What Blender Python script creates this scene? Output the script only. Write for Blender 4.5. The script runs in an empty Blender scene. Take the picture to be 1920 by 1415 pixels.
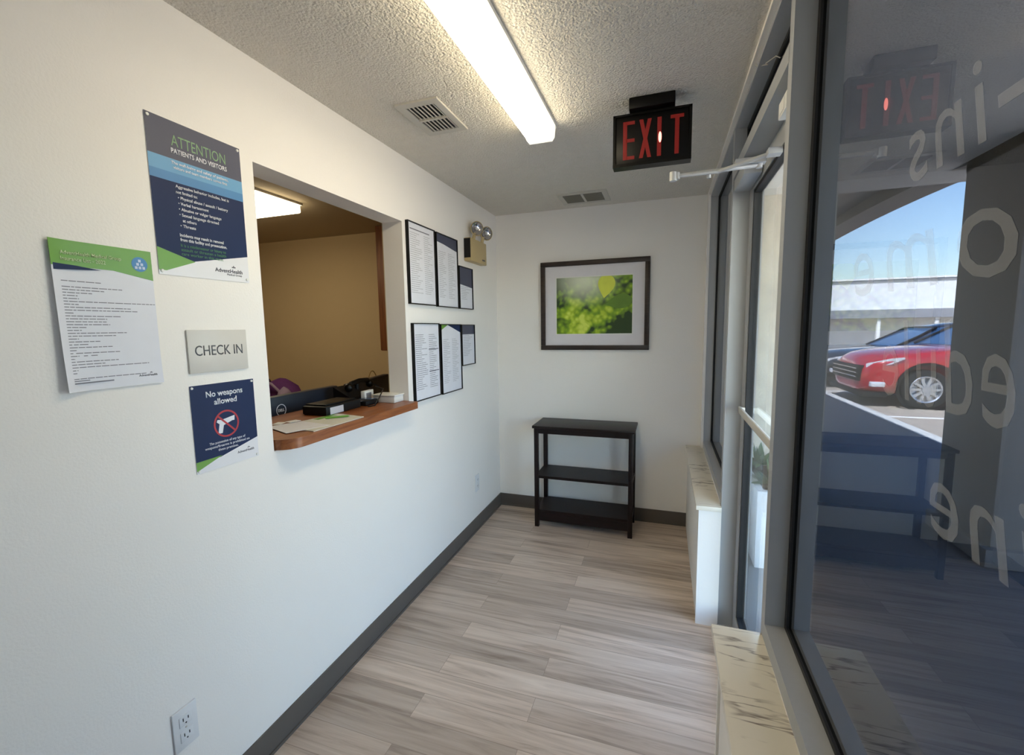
import bpy, bmesh, math, random
from mathutils import Vector, Matrix
random.seed(7)
S = bpy.context.scene
COL = S.collection
R = math.radians

# ------------------------------------------------------------ camera
YAW, PITCH, ROLL, FPX = 0.3289, -0.1099, -0.0154, 836.86
cy, sy = math.cos(YAW), math.sin(YAW)
fw = Vector((-sy*math.cos(PITCH), cy*math.cos(PITCH), math.sin(PITCH)))
r0 = Vector((cy, sy, 0)); u0 = r0.cross(fw)
c_, s_ = math.cos(ROLL), math.sin(ROLL)
rr = c_*r0 + s_*u0; uu = -s_*r0 + c_*u0
cam_d = bpy.data.cameras.new('camera'); cam = bpy.data.objects.new('camera', cam_d); COL.objects.link(cam)
M = Matrix((rr, uu, -fw)).transposed().to_4x4(); M.translation = (1.3259, 0, 1.5288)
cam.matrix_world = M
cam_d.sensor_width = 36; cam_d.lens = FPX/1920*36; cam_d.clip_start = 0.02; cam_d.clip_end = 300
S.camera = cam

# ------------------------------------------------------------ world, sun, exposure
S.view_settings.view_transform = 'Standard'; S.view_settings.look = 'None'
S.view_settings.gamma = 1; S.view_settings.use_curve_mapping = False
S.view_settings.exposure = 0.07
W = bpy.data.worlds.new('world'); S.world = W; W.use_nodes = True
wn = W.node_tree.nodes; wl = W.node_tree.links
bg = wn['Background']; sky = wn.new('ShaderNodeTexSky'); sky.sky_type = 'NISHITA'
sky.sun_disc = False; sky.sun_elevation = R(48); sky.sun_rotation = R(205)
sky.air_density = 1.2; sky.dust_density = 0.6; sky.ozone_density = 2.6
bg.inputs['Strength'].default_value = 1.75
wl.new(sky.outputs[0], bg.inputs[0])
SUNDIR = Vector((-0.30, -0.55, 0.80)).normalized()
sl = bpy.data.lights.new('sun', 'SUN'); sl.energy = 54.0; sl.angle = R(0.6); sl.color = (1, .95, .87)
so = bpy.data.objects.new('sun', sl); COL.objects.link(so); so.location = (-3, -5, 9)
so.rotation_euler = SUNDIR.to_track_quat('Z', 'Y').to_euler()
LAMP = 19.5          # emission of the fluorescent lens
OFFICE = 7.0
try:
    S.cycles.use_denoising = True; S.cycles.max_bounces = 8; S.cycles.diffuse_bounces = 5
    S.cycles.glossy_bounces = 4; S.cycles.transparent_max_bounces = 16; S.cycles.sample_clamp_indirect = 6.0
except Exception: pass

# ------------------------------------------------------------ materials
def lin(c):
    return tuple((x/12.92 if x <= .04045 else ((x+.055)/1.055)**2.4) for x in (v/255 for v in c))
MATS = {}
def mat(name, rgb, rough=.6, metal=0., spec=.5, emit=None, es=0., bump=None, bscale=200., noise=None, nscale=20., stretch=(1,1,1), coat=0.):
    if name in MATS: return MATS[name]
    m = bpy.data.materials.new(name); m.use_nodes = True; nt = m.node_tree; b = nt.nodes['Principled BSDF']
    c = lin(rgb)
    b.inputs['Base Color'].default_value = (*c, 1); b.inputs['Roughness'].default_value = rough
    b.inputs['Metallic'].default_value = metal; b.inputs['Specular IOR Level'].default_value = spec
    b.inputs['Coat Weight'].default_value = coat
    if emit: b.inputs['Emission Color'].default_value = (*lin(emit), 1); b.inputs['Emission Strength'].default_value = es
    tc = nt.nodes.new('ShaderNodeTexCoord'); mp = nt.nodes.new('ShaderNodeMapping'); mp.inputs['Scale'].default_value = stretch
    nt.links.new(tc.outputs['Object'], mp.inputs[0])
    n = nt.nodes.new('ShaderNodeTexNoise'); n.inputs['Scale'].default_value = nscale; n.inputs['Detail'].default_value = 4
    nt.links.new(mp.outputs[0], n.inputs['Vector'])
    mx = nt.nodes.new('ShaderNodeMix'); mx.data_type = 'RGBA'
    k = noise if noise is not None else .04
    mx.inputs[6].default_value = (*[min(1, v*(1-k)) for v in c], 1); mx.inputs[7].default_value = (*[min(1, v*(1+k)) for v in c], 1)
    nt.links.new(n.outputs[0], mx.inputs[0]); nt.links.new(mx.outputs[2], b.inputs['Base Color'])
    if bump:
        n2 = nt.nodes.new('ShaderNodeTexNoise'); n2.inputs['Scale'].default_value = bscale; n2.inputs['Detail'].default_value = 3
        nt.links.new(tc.outputs['Object'], n2.inputs['Vector'])
        bp = nt.nodes.new('ShaderNodeBump'); bp.inputs['Strength'].default_value = bump; bp.inputs['Distance'].default_value = .004
        nt.links.new(n2.outputs[0], bp.inputs['Height']); nt.links.new(bp.outputs[0], b.inputs['Normal'])
    MATS[name] = m; return m

def wood(name, c1, c2, rough=.35, scale=(1.5, 18, 18), coat=0.):
    m = mat(name, c1, rough, coat=coat); nt = m.node_tree; b = nt.nodes['Principled BSDF']
    tc = nt.nodes.new('ShaderNodeTexCoord'); mp = nt.nodes.new('ShaderNodeMapping'); mp.inputs['Scale'].default_value = scale
    n = nt.nodes.new('ShaderNodeTexNoise'); n.inputs['Scale'].default_value = 3; n.inputs['Detail'].default_value = 6; n.inputs['Distortion'].default_value = 1.2
    rp = nt.nodes.new('ShaderNodeValToRGB'); rp.color_ramp.elements[0].position = .35; rp.color_ramp.elements[1].position = .68
    rp.color_ramp.elements[0].color = (*lin(c1), 1); rp.color_ramp.elements[1].color = (*lin(c2), 1)
    L = nt.links.new; L(tc.outputs['Object'], mp.inputs[0]); L(mp.outputs[0], n.inputs['Vector']); L(n.outputs[0], rp.inputs[0]); L(rp.outputs[0], b.inputs['Base Color'])
    return m

def glass(name, tint, f0=.04, rough=0.0):
    m = bpy.data.materials.new(name); m.use_nodes = True; nt = m.node_tree; N = nt.nodes; L = nt.links.new
    N.remove(N['Principled BSDF']); out = N['Material Output']
    tr = N.new('ShaderNodeBsdfTransparent'); tr.inputs[0].default_value = (*[math.sqrt(t) for t in tint], 1)
    gl = N.new('ShaderNodeBsdfGlossy'); gl.inputs['Roughness'].default_value = rough
    ge = N.new('ShaderNodeNewGeometry'); dt = N.new('ShaderNodeVectorMath'); dt.operation = 'DOT_PRODUCT'
    L(ge.outputs['Normal'], dt.inputs[0]); L(ge.outputs['Incoming'], dt.inputs[1])
    ab = N.new('ShaderNodeMath'); ab.operation = 'ABSOLUTE'; L(dt.outputs['Value'], ab.inputs[0])
    sb = N.new('ShaderNodeMath'); sb.operation = 'SUBTRACT'; sb.inputs[0].default_value = 1; L(ab.outputs[0], sb.inputs[1])
    pw = N.new('ShaderNodeMath'); pw.operation = 'POWER'; pw.inputs[1].default_value = 5; L(sb.outputs[0], pw.inputs[0])
    ma = N.new('ShaderNodeMath'); ma.operation = 'MULTIPLY_ADD'; ma.inputs[1].default_value = 1-f0; ma.inputs[2].default_value = f0
    L(pw.outputs[0], ma.inputs[0])
    mx = N.new('ShaderNodeMixShader'); L(ma.outputs[0], mx.inputs[0]); L(tr.outputs[0], mx.inputs[1]); L(gl.outputs[0], mx.inputs[2])
    L(mx.outputs[0], out.inputs['Surface'])
    MATS[name] = m; return m

m_wall = mat('wall_paint', (239, 236, 231), .75, bump=.16, bscale=160, noise=.015, nscale=3)
m_tan = mat('office_paint', (196, 174, 136), .8, noise=.02)
m_ofcl = mat('office_ceiling_paint', (176, 160, 132), .85, noise=.02)
m_base = mat('baseboard_vinyl', (92, 86, 80), .5)
m_alu = mat('brushed_aluminium', (174, 177, 180), .48, .25, noise=.04, nscale=60, stretch=(1,1,.05))
m_alud = mat('dark_gasket', (12, 12, 14), .6)
m_aluw = mat('white_aluminium', (196, 192, 182), .5, .1)
m_black = mat('black_plastic', (10, 10, 12), .55, spec=.3)
m_blackg = mat('black_metal', (7, 7, 7), .35, spec=.25)
m_white = mat('white_plastic', (226, 226, 222), .4)
m_paper = mat('paper', (222, 224, 232), .6)
m_papw = mat('laminate_white', (226, 226, 230), .35)
m_navy = mat('navy_print', (14, 36, 78), .5, spec=.25)
m_slate = mat('slate_print_and_sheen', (66, 70, 92), .45, spec=.4)
m_blue = mat('blue_print', (52, 122, 178), .4)
m_blue2 = mat('light_blue_print', (84, 150, 196), .4)
m_green = mat('green_print', (104, 156, 56), .4)
m_greent = mat('green_ink', (72, 130, 84), .5)
m_lgreen = mat('pale_green_ink', (120, 158, 120), .5)
m_ink = mat('grey_ink', (120, 122, 132), .7)
m_inkl = mat('light_grey_ink', (165, 167, 176), .7)
m_inkd = mat('dark_ink', (60, 62, 74), .7)
m_inkw = mat('white_ink', (225, 228, 235), .5)
m_red = mat('red_print', (176, 38, 48), .5)
m_frame = wood('dark_brown_wood', (34, 24, 20), (52, 38, 32), .4)
m_esp = wood('espresso_wood', (15, 7, 7), (28, 13, 12), .4, (2, 14, 14)); m_esp.node_tree.nodes['Principled BSDF'].inputs['Specular IOR Level'].default_value = .3
m_oak = wood('oak_wood', (122, 66, 30), (160, 98, 54), .4, (14, 1.2, 14), coat=.1)
m_oakv = wood('stained_wood', (104, 58, 28), (134, 80, 42), .5, (14, 14, 1.2))
m_mat = mat('picture_mount', (220, 217, 221), .7)
m_tangm = mat('beige_enamel', (188, 168, 122), .45)
m_chrome = mat('chrome', (200, 198, 200), .18, 1.)
m_lens = mat('lamp_glass', (225, 220, 215), .1, .6)
m_stucco = mat('stucco', (212, 204, 188), .9, bump=1., bscale=22, noise=.3, nscale=7)
m_conc = mat('concrete', (112, 114, 118), .9, noise=.08, nscale=4)
m_concd = mat('column_stucco', (150, 146, 142), .9, noise=.08, nscale=6, bump=.6, bscale=60)
m_lot = mat('asphalt', (172, 160, 146), .9, noise=.1, nscale=6)
m_curb = mat('curb_concrete', (214, 212, 206), .85)
m_bwhite = mat('white_facade', (238, 236, 232), .8)
m_bgrey = mat('grey_fascia', (150, 150, 154), .7)
m_carred = mat('red_car_paint', (176, 16, 34), .22, .1, coat=1.)
m_cardark = mat('dark_car_paint', (30, 34, 44), .2, .3, coat=1.)
m_carglass = mat('car_glass', (52, 84, 122), .06, 0, spec=1.)
m_tyre = mat('tyre_rubber', (24, 24, 25), .85)
m_rim = mat('alloy', (205, 206, 208), .25, .8)
m_headl = mat('headlight_lens', (225, 225, 228), .1, .3)
m_leafm = mat('leaf', (78, 104, 62), .6, noise=.25, nscale=6)
m_soil = mat('planter', (228, 228, 228), .8)
m_purple = mat('purple_cloth', (86, 34, 98), .8, noise=.2)
m_purpled = mat('plum_cloth', (44, 14, 44), .8)
m_greycl = mat('lilac_cloth', (150, 132, 158), .8)
m_twine = mat('twine', (170, 140, 90), .9)
m_vinyl = None
m_gt = glass('tinted_glass', (.074, .083, .097), f0=.06)
m_gc = glass('clear_glass', (.80, .87, .90), f0=.04)
m_pic = glass('picture_glass', (.98, .98, .98), f0=.03)

# lens (gives off light)
def emis(name, rgb, s):
    m = bpy.data.materials.new(name); m.use_nodes = True; b = m.node_tree.nodes['Principled BSDF']
    b.inputs['Base Color'].default_value = (.8, .8, .78, 1); b.inputs['Roughness'].default_value = .4
    b.inputs['Emission Color'].default_value = (*rgb, 1); b.inputs['Emission Strength'].default_value = s; return m
m_lamp = emis('fluorescent_lens', (1, .85, .59), LAMP)
m_lamps = emis('fluorescent_lens_side', (1, .86, .6), LAMP*.40)
m_lampend = emis('lens_end', (1, .93, .76), .95)
m_lampo = emis('office_lens', (1, .86, .6), OFFICE)
m_exitr = emis('red_exit_face', (.55, .02, .012), .16); m_exitr.node_tree.nodes['Principled BSDF'].inputs['Base Color'].default_value = (.10, .003, .003, 1)
m_exitspot = emis('exit_bright_spot', (1, .16, .12), 4.)

# ceiling popcorn
def ceil_mat():
    m = mat('popcorn_ceiling', (226, 221, 211), .95); nt = m.node_tree; L = nt.links.new; b = nt.nodes['Principled BSDF']
    tc = nt.nodes.new('ShaderNodeTexCoord')
    v = nt.nodes.new('ShaderNodeTexNoise'); v.inputs['Scale'].default_value = 110; v.inputs['Detail'].default_value = 3; v.inputs['Roughness'].default_value = .55
    v2 = nt.nodes.new('ShaderNodeTexVoronoi'); v2.inputs['Scale'].default_value = 120
    L(tc.outputs['Object'], v.inputs['Vector']); L(tc.outputs['Object'], v2.inputs['Vector'])
    ad = nt.nodes.new('ShaderNodeMath'); ad.operation = 'MULTIPLY_ADD'; ad.inputs[1].default_value = -.5
    L(v2.outputs['Distance'], ad.inputs[0]); L(v.outputs[0], ad.inputs[2])
    bp = nt.nodes.new('ShaderNodeBump'); bp.inputs['Strength'].default_value = .9; bp.inputs['Distance'].default_value = .010
    L(ad.outputs[0], bp.inputs['Height']); L(bp.outputs[0], b.inputs['Normal']); return m
m_ceil = ceil_mat()


# floor planks (run along X)
def floor_mat():
    m = bpy.data.materials.new('grey_oak_planks'); m.use_nodes = True; nt = m.node_tree; L = nt.links.new; b = nt.nodes['Principled BSDF']
    N = nt.nodes.new
    tc = N('ShaderNodeTexCoord'); mp = N('ShaderNodeMapping'); mp.inputs['Location'].default_value = (.37, .06, 0)
    L(tc.outputs['Object'], mp.inputs[0])
    br = N('ShaderNodeTexBrick'); br.offset = .37; br.offset_frequency = 2; br.squash = 1
    br.inputs['Scale'].default_value = 1; br.inputs['Mortar Size'].default_value = .0008; br.inputs['Mortar Smooth'].default_value = .2
    br.inputs['Brick Width'].default_value = 1.22; br.inputs['Row Height'].default_value = .121
    br.inputs['Color1'].default_value = (0, 0, 0, 1); br.inputs['Color2'].default_value = (1, 1, 1, 1); br.inputs['Mortar'].default_value = (.1, .1, .1, 1)
    L(mp.outputs[0], br.inputs['Vector'])
    # grain, shifted per plank
    sep = N('ShaderNodeSeparateColor'); L(br.outputs['Color'], sep.inputs[0])
    mul = N('ShaderNodeMath'); mul.operation = 'MULTIPLY'; mul.inputs[1].default_value = 13.; L(sep.outputs[0], mul.inputs[0])
    cx = N('ShaderNodeCombineXYZ'); L(mul.outputs[0], cx.inputs[0]); L(mul.outputs[0], cx.inputs[1]); L(mul.outputs[0], cx.inputs[2])
    va = N('ShaderNodeVectorMath'); va.operation = 'ADD'; L(mp.outputs[0], va.inputs[0]); L(cx.outputs[0], va.inputs[1])
    ms = N('ShaderNodeMapping'); ms.inputs['Scale'].default_value = (.9, 14, 1); L(va.outputs[0], ms.inputs[0])
    n1 = N('ShaderNodeTexNoise'); n1.inputs['Scale'].default_value = 1.6; n1.inputs['Detail'].default_value = 7; n1.inputs['Distortion'].default_value = 1.1; n1.inputs['Roughness'].default_value = .6
    L(ms.outputs[0], n1.inputs['Vector'])
    ms2 = N('ShaderNodeMapping'); ms2.inputs['Scale'].default_value = (3, 90, 1); L(va.outputs[0], ms2.inputs[0])
    n2 = N('ShaderNodeTexNoise'); n2.inputs['Scale'].default_value = 2; n2.inputs['Detail'].default_value = 3; L(ms2.outputs[0], n2.inputs['Vector'])
    rp = N('ShaderNodeValToRGB'); e = rp.color_ramp.elements
    e[0].position = .28; e[0].color = (*lin((160, 141, 125)), 1); e[1].position = .72; e[1].color = (*lin((226, 210, 194)), 1)
    x = rp.color_ramp.elements.new(.5); x.color = (*lin((206, 187, 170)), 1)
    L(n1.outputs[0], rp.inputs[0])
    mA = N('ShaderNodeMix'); mA.data_type = 'RGBA'; mA.blend_type = 'MULTIPLY'; mA.inputs[0].default_value = .16
    L(rp.outputs[0], mA.inputs[6]); L(n2.outputs[0], mA.inputs[7])
    # plank tone
    tone = N('ShaderNodeMapRange'); tone.inputs['To Min'].default_value = .80; tone.inputs['To Max'].default_value = 1.15; L(sep.outputs[0], tone.inputs[0])
    vs = N('ShaderNodeVectorMath'); vs.operation = 'SCALE'; L(mA.outputs[2], vs.inputs[0]); L(tone.outputs[0], vs.inputs['Scale'])
    mB = N('ShaderNodeMix'); mB.data_type = 'RGBA'; L(br.outputs['Fac'], mB.inputs[0]); L(vs.outputs[0], mB.inputs[6]); mB.inputs[7].default_value = (*lin((140, 124, 110)), 1)
    L(mB.outputs[2], b.inputs['Base Color']); b.inputs['Roughness'].default_value = .42; b.inputs['Specular IOR Level'].default_value = .4
    bp = N('ShaderNodeBump'); bp.inputs['Strength'].default_value = .15; bp.inputs['Distance'].default_value = .002; L(n2.outputs[0], bp.inputs['Height']); L(bp.outputs[0], b.inputs['Normal'])
    return m
m_floor = floor_mat()

def marble():
    m = mat('marble', (206, 196, 176), .3); nt = m.node_tree; L = nt.links.new; b = nt.nodes['Principled BSDF']; N = nt.nodes.new
    tc = N('ShaderNodeTexCoord'); mp = N('ShaderNodeMapping'); mp.inputs['Scale'].default_value = (1.6, 9, 3); mp.inputs['Rotation'].default_value = (0, 0, .3)
    L(tc.outputs['Object'], mp.inputs[0])
    n = N('ShaderNodeTexNoise'); n.inputs['Scale'].default_value = 2.4; n.inputs['Detail'].default_value = 4; n.inputs['Distortion'].default_value = .3; L(mp.outputs[0], n.inputs['Vector'])
    rp = N('ShaderNodeValToRGB'); e = rp.color_ramp.elements
    e[0].position = .465; e[0].color = (*lin((226, 220, 206)), 1); e[1].position = .525; e[1].color = (*lin((226, 220, 206)), 1)
    x = rp.color_ramp.elements.new(.5); x.color = (*lin((120, 108, 98)), 1)
    n2 = N('ShaderNodeTexNoise'); n2.inputs['Scale'].default_value = 7; L(tc.outputs['Object'], n2.inputs['Vector'])
    r2 = N('ShaderNodeValToRGB'); r2.color_ramp.elements[0].position = .45; r2.color_ramp.elements[1].position = .6; L(n2.outputs[0], r2.inputs[0])
    mx = N('ShaderNodeMix'); mx.data_type = 'RGBA'; L(r2.outputs[0], mx.inputs[0]); mx.inputs[6].default_value = (*lin((226, 220, 206)), 1)
    L(n.outputs[0], rp.inputs[0]); L(rp.outputs[0], mx.inputs[7]); L(mx.outputs[2], b.inputs['Base Color']); return m
m_marble = marble()

def vinyl():
    m = bpy.data.materials.new('frosted_vinyl'); m.use_nodes = True; nt = m.node_tree; N = nt.nodes; L = nt.links.new
    b = N['Principled BSDF']; b.inputs['Base Color'].default_value = (.8, .8, .8, 1); b.inputs['Roughness'].default_value = .6
    t = N.new('ShaderNodeBsdfTransparent'); mx = N.new('ShaderNodeMixShader'); mx.inputs[0].default_value = .10
    L(t.outputs[0], mx.inputs[1]); L(b.outputs[0], mx.inputs[2]); L(mx.outputs[0], N['Material Output'].inputs[0]); return m
m_vinyl = vinyl()

def photo_green():
    m = bpy.data.materials.new('leaf_photograph'); m.use_nodes = True; nt = m.node_tree; L = nt.links.new; b = nt.nodes['Principled BSDF']; N = nt.nodes.new
    b.inputs['Roughness'].default_value = .5
    tc = N('ShaderNodeTexCoord'); sp = N('ShaderNodeSeparateXYZ'); L(tc.outputs['Generated'], sp.inputs[0])
    n = N('ShaderNodeTexNoise'); n.inputs['Scale'].default_value = 9; n.inputs['Detail'].default_value = 2; n.inputs['Distortion'].default_value = .5; L(tc.outputs['Object'], n.inputs['Vector'])
    v = N('ShaderNodeTexVoronoi'); v.feature = 'SMOOTH_F1'; v.inputs['Scale'].default_value = 26; v.inputs['Smoothness'].default_value = .6; L(tc.outputs['Object'], v.inputs['Vector'])
    # light spot, top centre-left
    def rad(px, pz, s):
        cb = N('ShaderNodeCombineXYZ'); L(sp.outputs['X'], cb.inputs[0]); L(sp.outputs['Z'], cb.inputs[2])
        d = N('ShaderNodeVectorMath'); d.operation = 'DISTANCE'; L(cb.outputs[0], d.inputs[0]); d.inputs[1].default_value = (px, 0, pz)
        mr = N('ShaderNodeMapRange'); mr.inputs['From Min'].default_value = 0; mr.inputs['From Max'].default_value = s; mr.inputs['To Min'].default_value = 1; mr.inputs['To Max'].default_value = 0
        mr.interpolation_type = 'SMOOTHSTEP'; L(d.outputs['Value'], mr.inputs[0]); return mr.outputs[0]
    rp = N('ShaderNodeValToRGB'); e = rp.color_ramp.elements
    e[0].position = .3; e[0].color = (*lin((34, 62, 20)), 1); e[1].position = .74; e[1].color = (*lin((212, 228, 96)), 1)
    x = e.new(.48); x.color = (*lin((124, 162, 28)), 1); x = e.new(.6); x.color = (*lin((176, 202, 50)), 1)
    # more texture low, darker at left and bottom right
    a1 = N('ShaderNodeMath'); a1.operation = 'MULTIPLY_ADD'; a1.inputs[1].default_value = -.35; L(v.outputs['Distance'], a1.inputs[0]); L(n.outputs[0], a1.inputs[2])
    a2 = N('ShaderNodeMath'); a2.operation = 'ADD'; a2.inputs[1].default_value = .1; L(a1.outputs[0], a2.inputs[0])
    a3 = N('ShaderNodeMath'); a3.operation = 'MULTIPLY_ADD'; a3.inputs[1].default_value = -.24; L(rad(1.0, 0.1, .5), a3.inputs[0]); L(a2.outputs[0], a3.inputs[2])
    a4 = N('ShaderNodeMath'); a4.operation = 'MULTIPLY_ADD'; a4.inputs[1].default_value = -.26; L(rad(0., 1., .5), a4.inputs[0]); L(a3.outputs[0], a4.inputs[2])
    a5 = N('ShaderNodeMath'); a5.operation = 'MULTIPLY_ADD'; a5.inputs[1].default_value = .16; L(rad(.35, .25, .45), a5.inputs[0]); L(a4.outputs[0], a5.inputs[2])
    L(a5.outputs[0], rp.inputs[0])
    mx = N('ShaderNodeMix'); mx.data_type = 'RGBA'; k = N('ShaderNodeMath'); k.operation = 'MULTIPLY'; k.inputs[1].default_value = .95; L(rad(.38, .95, .55), k.inputs[0]); L(k.outputs[0], mx.inputs[0])
    L(rp.outputs[0], mx.inputs[6]); mx.inputs[7].default_value = (*lin((226, 232, 206)), 1); L(mx.outputs[2], b.inputs['Base Color']); return m
m_photo = photo_green()
m_leafp = mat('printed_yellow_leaf', (216, 224, 84), .5, noise=.2, nscale=12)
m_leafd = mat('printed_dark_leaf', (96, 132, 40), .5, noise=.3, nscale=9)

# ------------------------------------------------------------ object helpers
WM = {}
def tag(o, label=None, cat=None, group=None, kind=None):
    if label: o['label'] = label
    if cat: o['category'] = cat
    if group: o['group'] = group
    if kind: o['kind'] = kind
    return o
def thing(name, loc, label, cat, group=None, mtx=None):
    o = bpy.data.objects.new(name, None); COL.objects.link(o); o.empty_display_size = .05
    m = mtx.copy() if mtx else Matrix.Identity(4); m.translation = Vector(loc); o.matrix_world = m; WM[o.name] = m
    return tag(o, label, cat, group)
LEFTM = Matrix(((0, 0, 1), (1, 0, 0), (0, 1, 0))).to_4x4()   # local x -> +y, y -> +z, z -> +x  (board on the left wall)

class MB:
    def __init__(s): s.bm = bmesh.new(); s.X = Matrix.Identity(4)
    def _add(s, verts, smooth=False):
        for v in verts: v.co = s.X @ v.co
    def box(s, x0, x1, y0, y1, z0, z1, bev=0., seg=2):
        r = bmesh.ops.create_cube(s.bm, size=1); vs = r['verts']
        for v in vs: v.co = Vector(((x0+x1)/2+v.co.x*(x1-x0), (y0+y1)/2+v.co.y*(y1-y0), (z0+z1)/2+v.co.z*(z1-z0)))
        if bev:
            es = list({e for v in vs for e in v.link_edges})
            r = bmesh.ops.bevel(s.bm, geom=es, offset=bev, segments=seg, affect='EDGES', profile=.5)
            vs = list({v for f in r['faces'] for v in f.verts} | {v for v in vs if v.is_valid})
        s._add(vs); return s
    def cyl(s, p0, p1, r0, r1=None, n=24, cap=True):
        p0, p1 = Vector(p0), Vector(p1); d = p1-p0; r1 = r0 if r1 is None else r1
        r = bmesh.ops.create_cone(s.bm, cap_ends=cap, segments=n, radius1=r0, radius2=r1, depth=d.length)
        q = d.to_track_quat('Z', 'Y').to_matrix().to_4x4(); q.translation = (p0+p1)/2
        for v in r['verts']: v.co = q @ v.co
        s._add(r['verts']); return s
    def sph(s, c, r, sc=(1, 1, 1), n=20):
        q = bmesh.ops.create_uvsphere(s.bm, u_segments=n, v_segments=n//2, radius=r)
        for v in q['verts']: v.co = Vector((v.co.x*sc[0], v.co.y*sc[1], v.co.z*sc[2]))+Vector(c)
        s._add(q['verts']); return s
    def tube(s, pts, r, n=10):
        pts = [Vector(p) for p in pts]; rings = []
        up = Vector((0, 0, 1))
        for i, p in enumerate(pts):
            t = (pts[min(i+1, len(pts)-1)]-pts[max(i-1, 0)]).normalized()
            a = t.cross(up); a = a.normalized() if a.length > 1e-3 else Vector((1, 0, 0)); b = a.cross(t)
            rings.append([s.bm.verts.new(s.X @ (p+r*(math.cos(2*math.pi*k/n)*a+math.sin(2*math.pi*k/n)*b))) for k in range(n)])
        for A, B in zip(rings, rings[1:]):
            for k in range(n): s.bm.faces.new((A[k], A[(k+1) % n], B[(k+1) % n], B[k]))
        s.bm.faces.new(rings[0]); s.bm.faces.new(rings[-1]); return s
    def prism(s, poly, axis, a, b):
        """poly in the two other axes (in xyz order), extruded along axis from a to b"""
        def P(p, t):
            c = list(p); c.insert(axis, t); return s.bm.verts.new(s.X @ Vector(c))
        A = [P(p, a) for p in poly]; B = [P(p, b) for p in poly]; n = len(poly)
        s.bm.faces.new(A); s.bm.faces.new(B)
        for k in range(n): s.bm.faces.new((A[k], A[(k+1) % n], B[(k+1) % n], B[k]))
        return s
    def ring(s, c, r, w, t, axis=2, n=40):
        """flat annulus of width w and thickness t"""
        f = {2: lambda x, y, z: (x, y, z), 1: lambda x, y, z: (x, z, y), 0: lambda x, y, z: (z, x, y)}[axis]
        V = []
        for k in range(n):
            a = 2*math.pi*k/n; q = []
            for rad, z in ((r, 0), (r+w, 0), (r+w, t), (r, t)):
                q.append(s.bm.verts.new(s.X @ (Vector(c)+Vector(f(rad*math.cos(a), rad*math.sin(a), z)))))
            V.append(q)
        for k in range(n):
            A, B = V[k], V[(k+1) % n]
            for j in range(4): s.bm.faces.new((A[j], A[(j+1) % 4], B[(j+1) % 4], B[j]))
        return s
    def lathe(s, prof, c, axis_dir, n=32):
        """prof = [(r, h)...] around axis_dir through c"""
        q = Vector(axis_dir).to_track_quat('Z', 'Y'); rings = []
        for r, h in prof:
            rings.append([s.bm.verts.new(s.X @ (Vector(c)+q @ Vector((max(r, 1e-4)*math.cos(2*math.pi*k/n), max(r, 1e-4)*math.sin(2*math.pi*k/n), h)))) for k in range(n)])
        for A, B in zip(rings, rings[1:]):
            for k in range(n): s.bm.faces.new((A[k], A[(k+1) % n], B[(k+1) % n], B[k]))
        return s
    def text(s, body, h=None, w=None, at=(0, 0), z=0., t=.0004, align='LEFT', shear=0., space=1., bold=0., mirror=False, maxw=None):
        cu = bpy.data.curves.new('t', 'FONT'); cu.body = body; cu.size = 1; cu.extrude = 0; cu.offset = bold; cu.shear = shear; cu.space_character = space; cu.resolution_u = 3
        ob = bpy.data.objects.new('t', cu); COL.objects.link(ob); dg = bpy.context.evaluated_depsgraph_get()
        me = bpy.data.meshes.new_from_object(ob.evaluated_get(dg)); bpy.data.objects.remove(ob)
        xs = [v.co.x for v in me.vertices]; ys = [v.co.y for v in me.vertices]
        x0, x1, ymax = min(xs), max(xs), max(ys)
        sc = (h/0.69) if h else w/(x1-x0); sx = w/(x1-x0) if w else sc
        if not h: sc = sx
        if maxw and sx*(x1-x0) > maxw: sx = maxw/(x1-x0)
        W_ = sx*(x1-x0); off = {'LEFT': 0, 'CENTER': -W_/2, 'RIGHT': -W_}[align]
        q = bmesh.new(); q.from_mesh(me); bpy.data.meshes.remove(me)
        for v in q.verts: v.co = Vector((at[0]+off+(v.co.x-x0)*sx, at[1]+v.co.y*sc, z))
        if mirror:
            for v in q.verts: v.co.x = 2*at[0]-v.co.x
        g = bmesh.ops.extrude_face_region(q, geom=q.faces[:])
        for e in g['geom']:
            if isinstance(e, bmesh.types.BMVert): e.co.z += t
        tmp = bpy.data.meshes.new('tmp'); q.to_mesh(tmp); q.free()
        tmp.transform(s.X); s.bm.from_mesh(tmp); bpy.data.meshes.remove(tmp); return s
    def build(s, name, m, parent=None, smooth=30, label=None, local=False, kind=None):
        bmesh.ops.recalc_face_normals(s.bm, faces=s.bm.faces[:])
        me = bpy.data.meshes.new(name)
        if parent is not None and not local: bmesh.ops.transform(s.bm, matrix=WM[parent.name].inverted(), verts=s.bm.verts[:])
        s.bm.to_mesh(me); s.bm.free()
        for x in (m if isinstance(m, (list, tuple)) else [m]): me.materials.append(x)
        o = bpy.data.objects.new(name, me); COL.objects.link(o)
        if smooth:
            for p in me.polygons: p.use_smooth = True
            me.set_sharp_from_angle(angle=R(smooth))
        if parent is not None: o.parent = parent; WM[o.name] = WM[parent.name]
        else: WM[o.name] = Matrix.Identity(4)
        if label: o['label'] = label
        if kind: o['kind'] = kind
        return o
def B(*a, **k): return MB().box(*a, **k)
def struct(name, mb, m, parent=None):
    o = mb.build(name, m, parent)
    if parent is None: o['kind'] = 'structure'
    return o
def sroot(name):
    o = bpy.data.objects.new(name, None); COL.objects.link(o); WM[o.name] = Matrix.Identity(4); o['kind'] = 'structure'; return o
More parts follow.
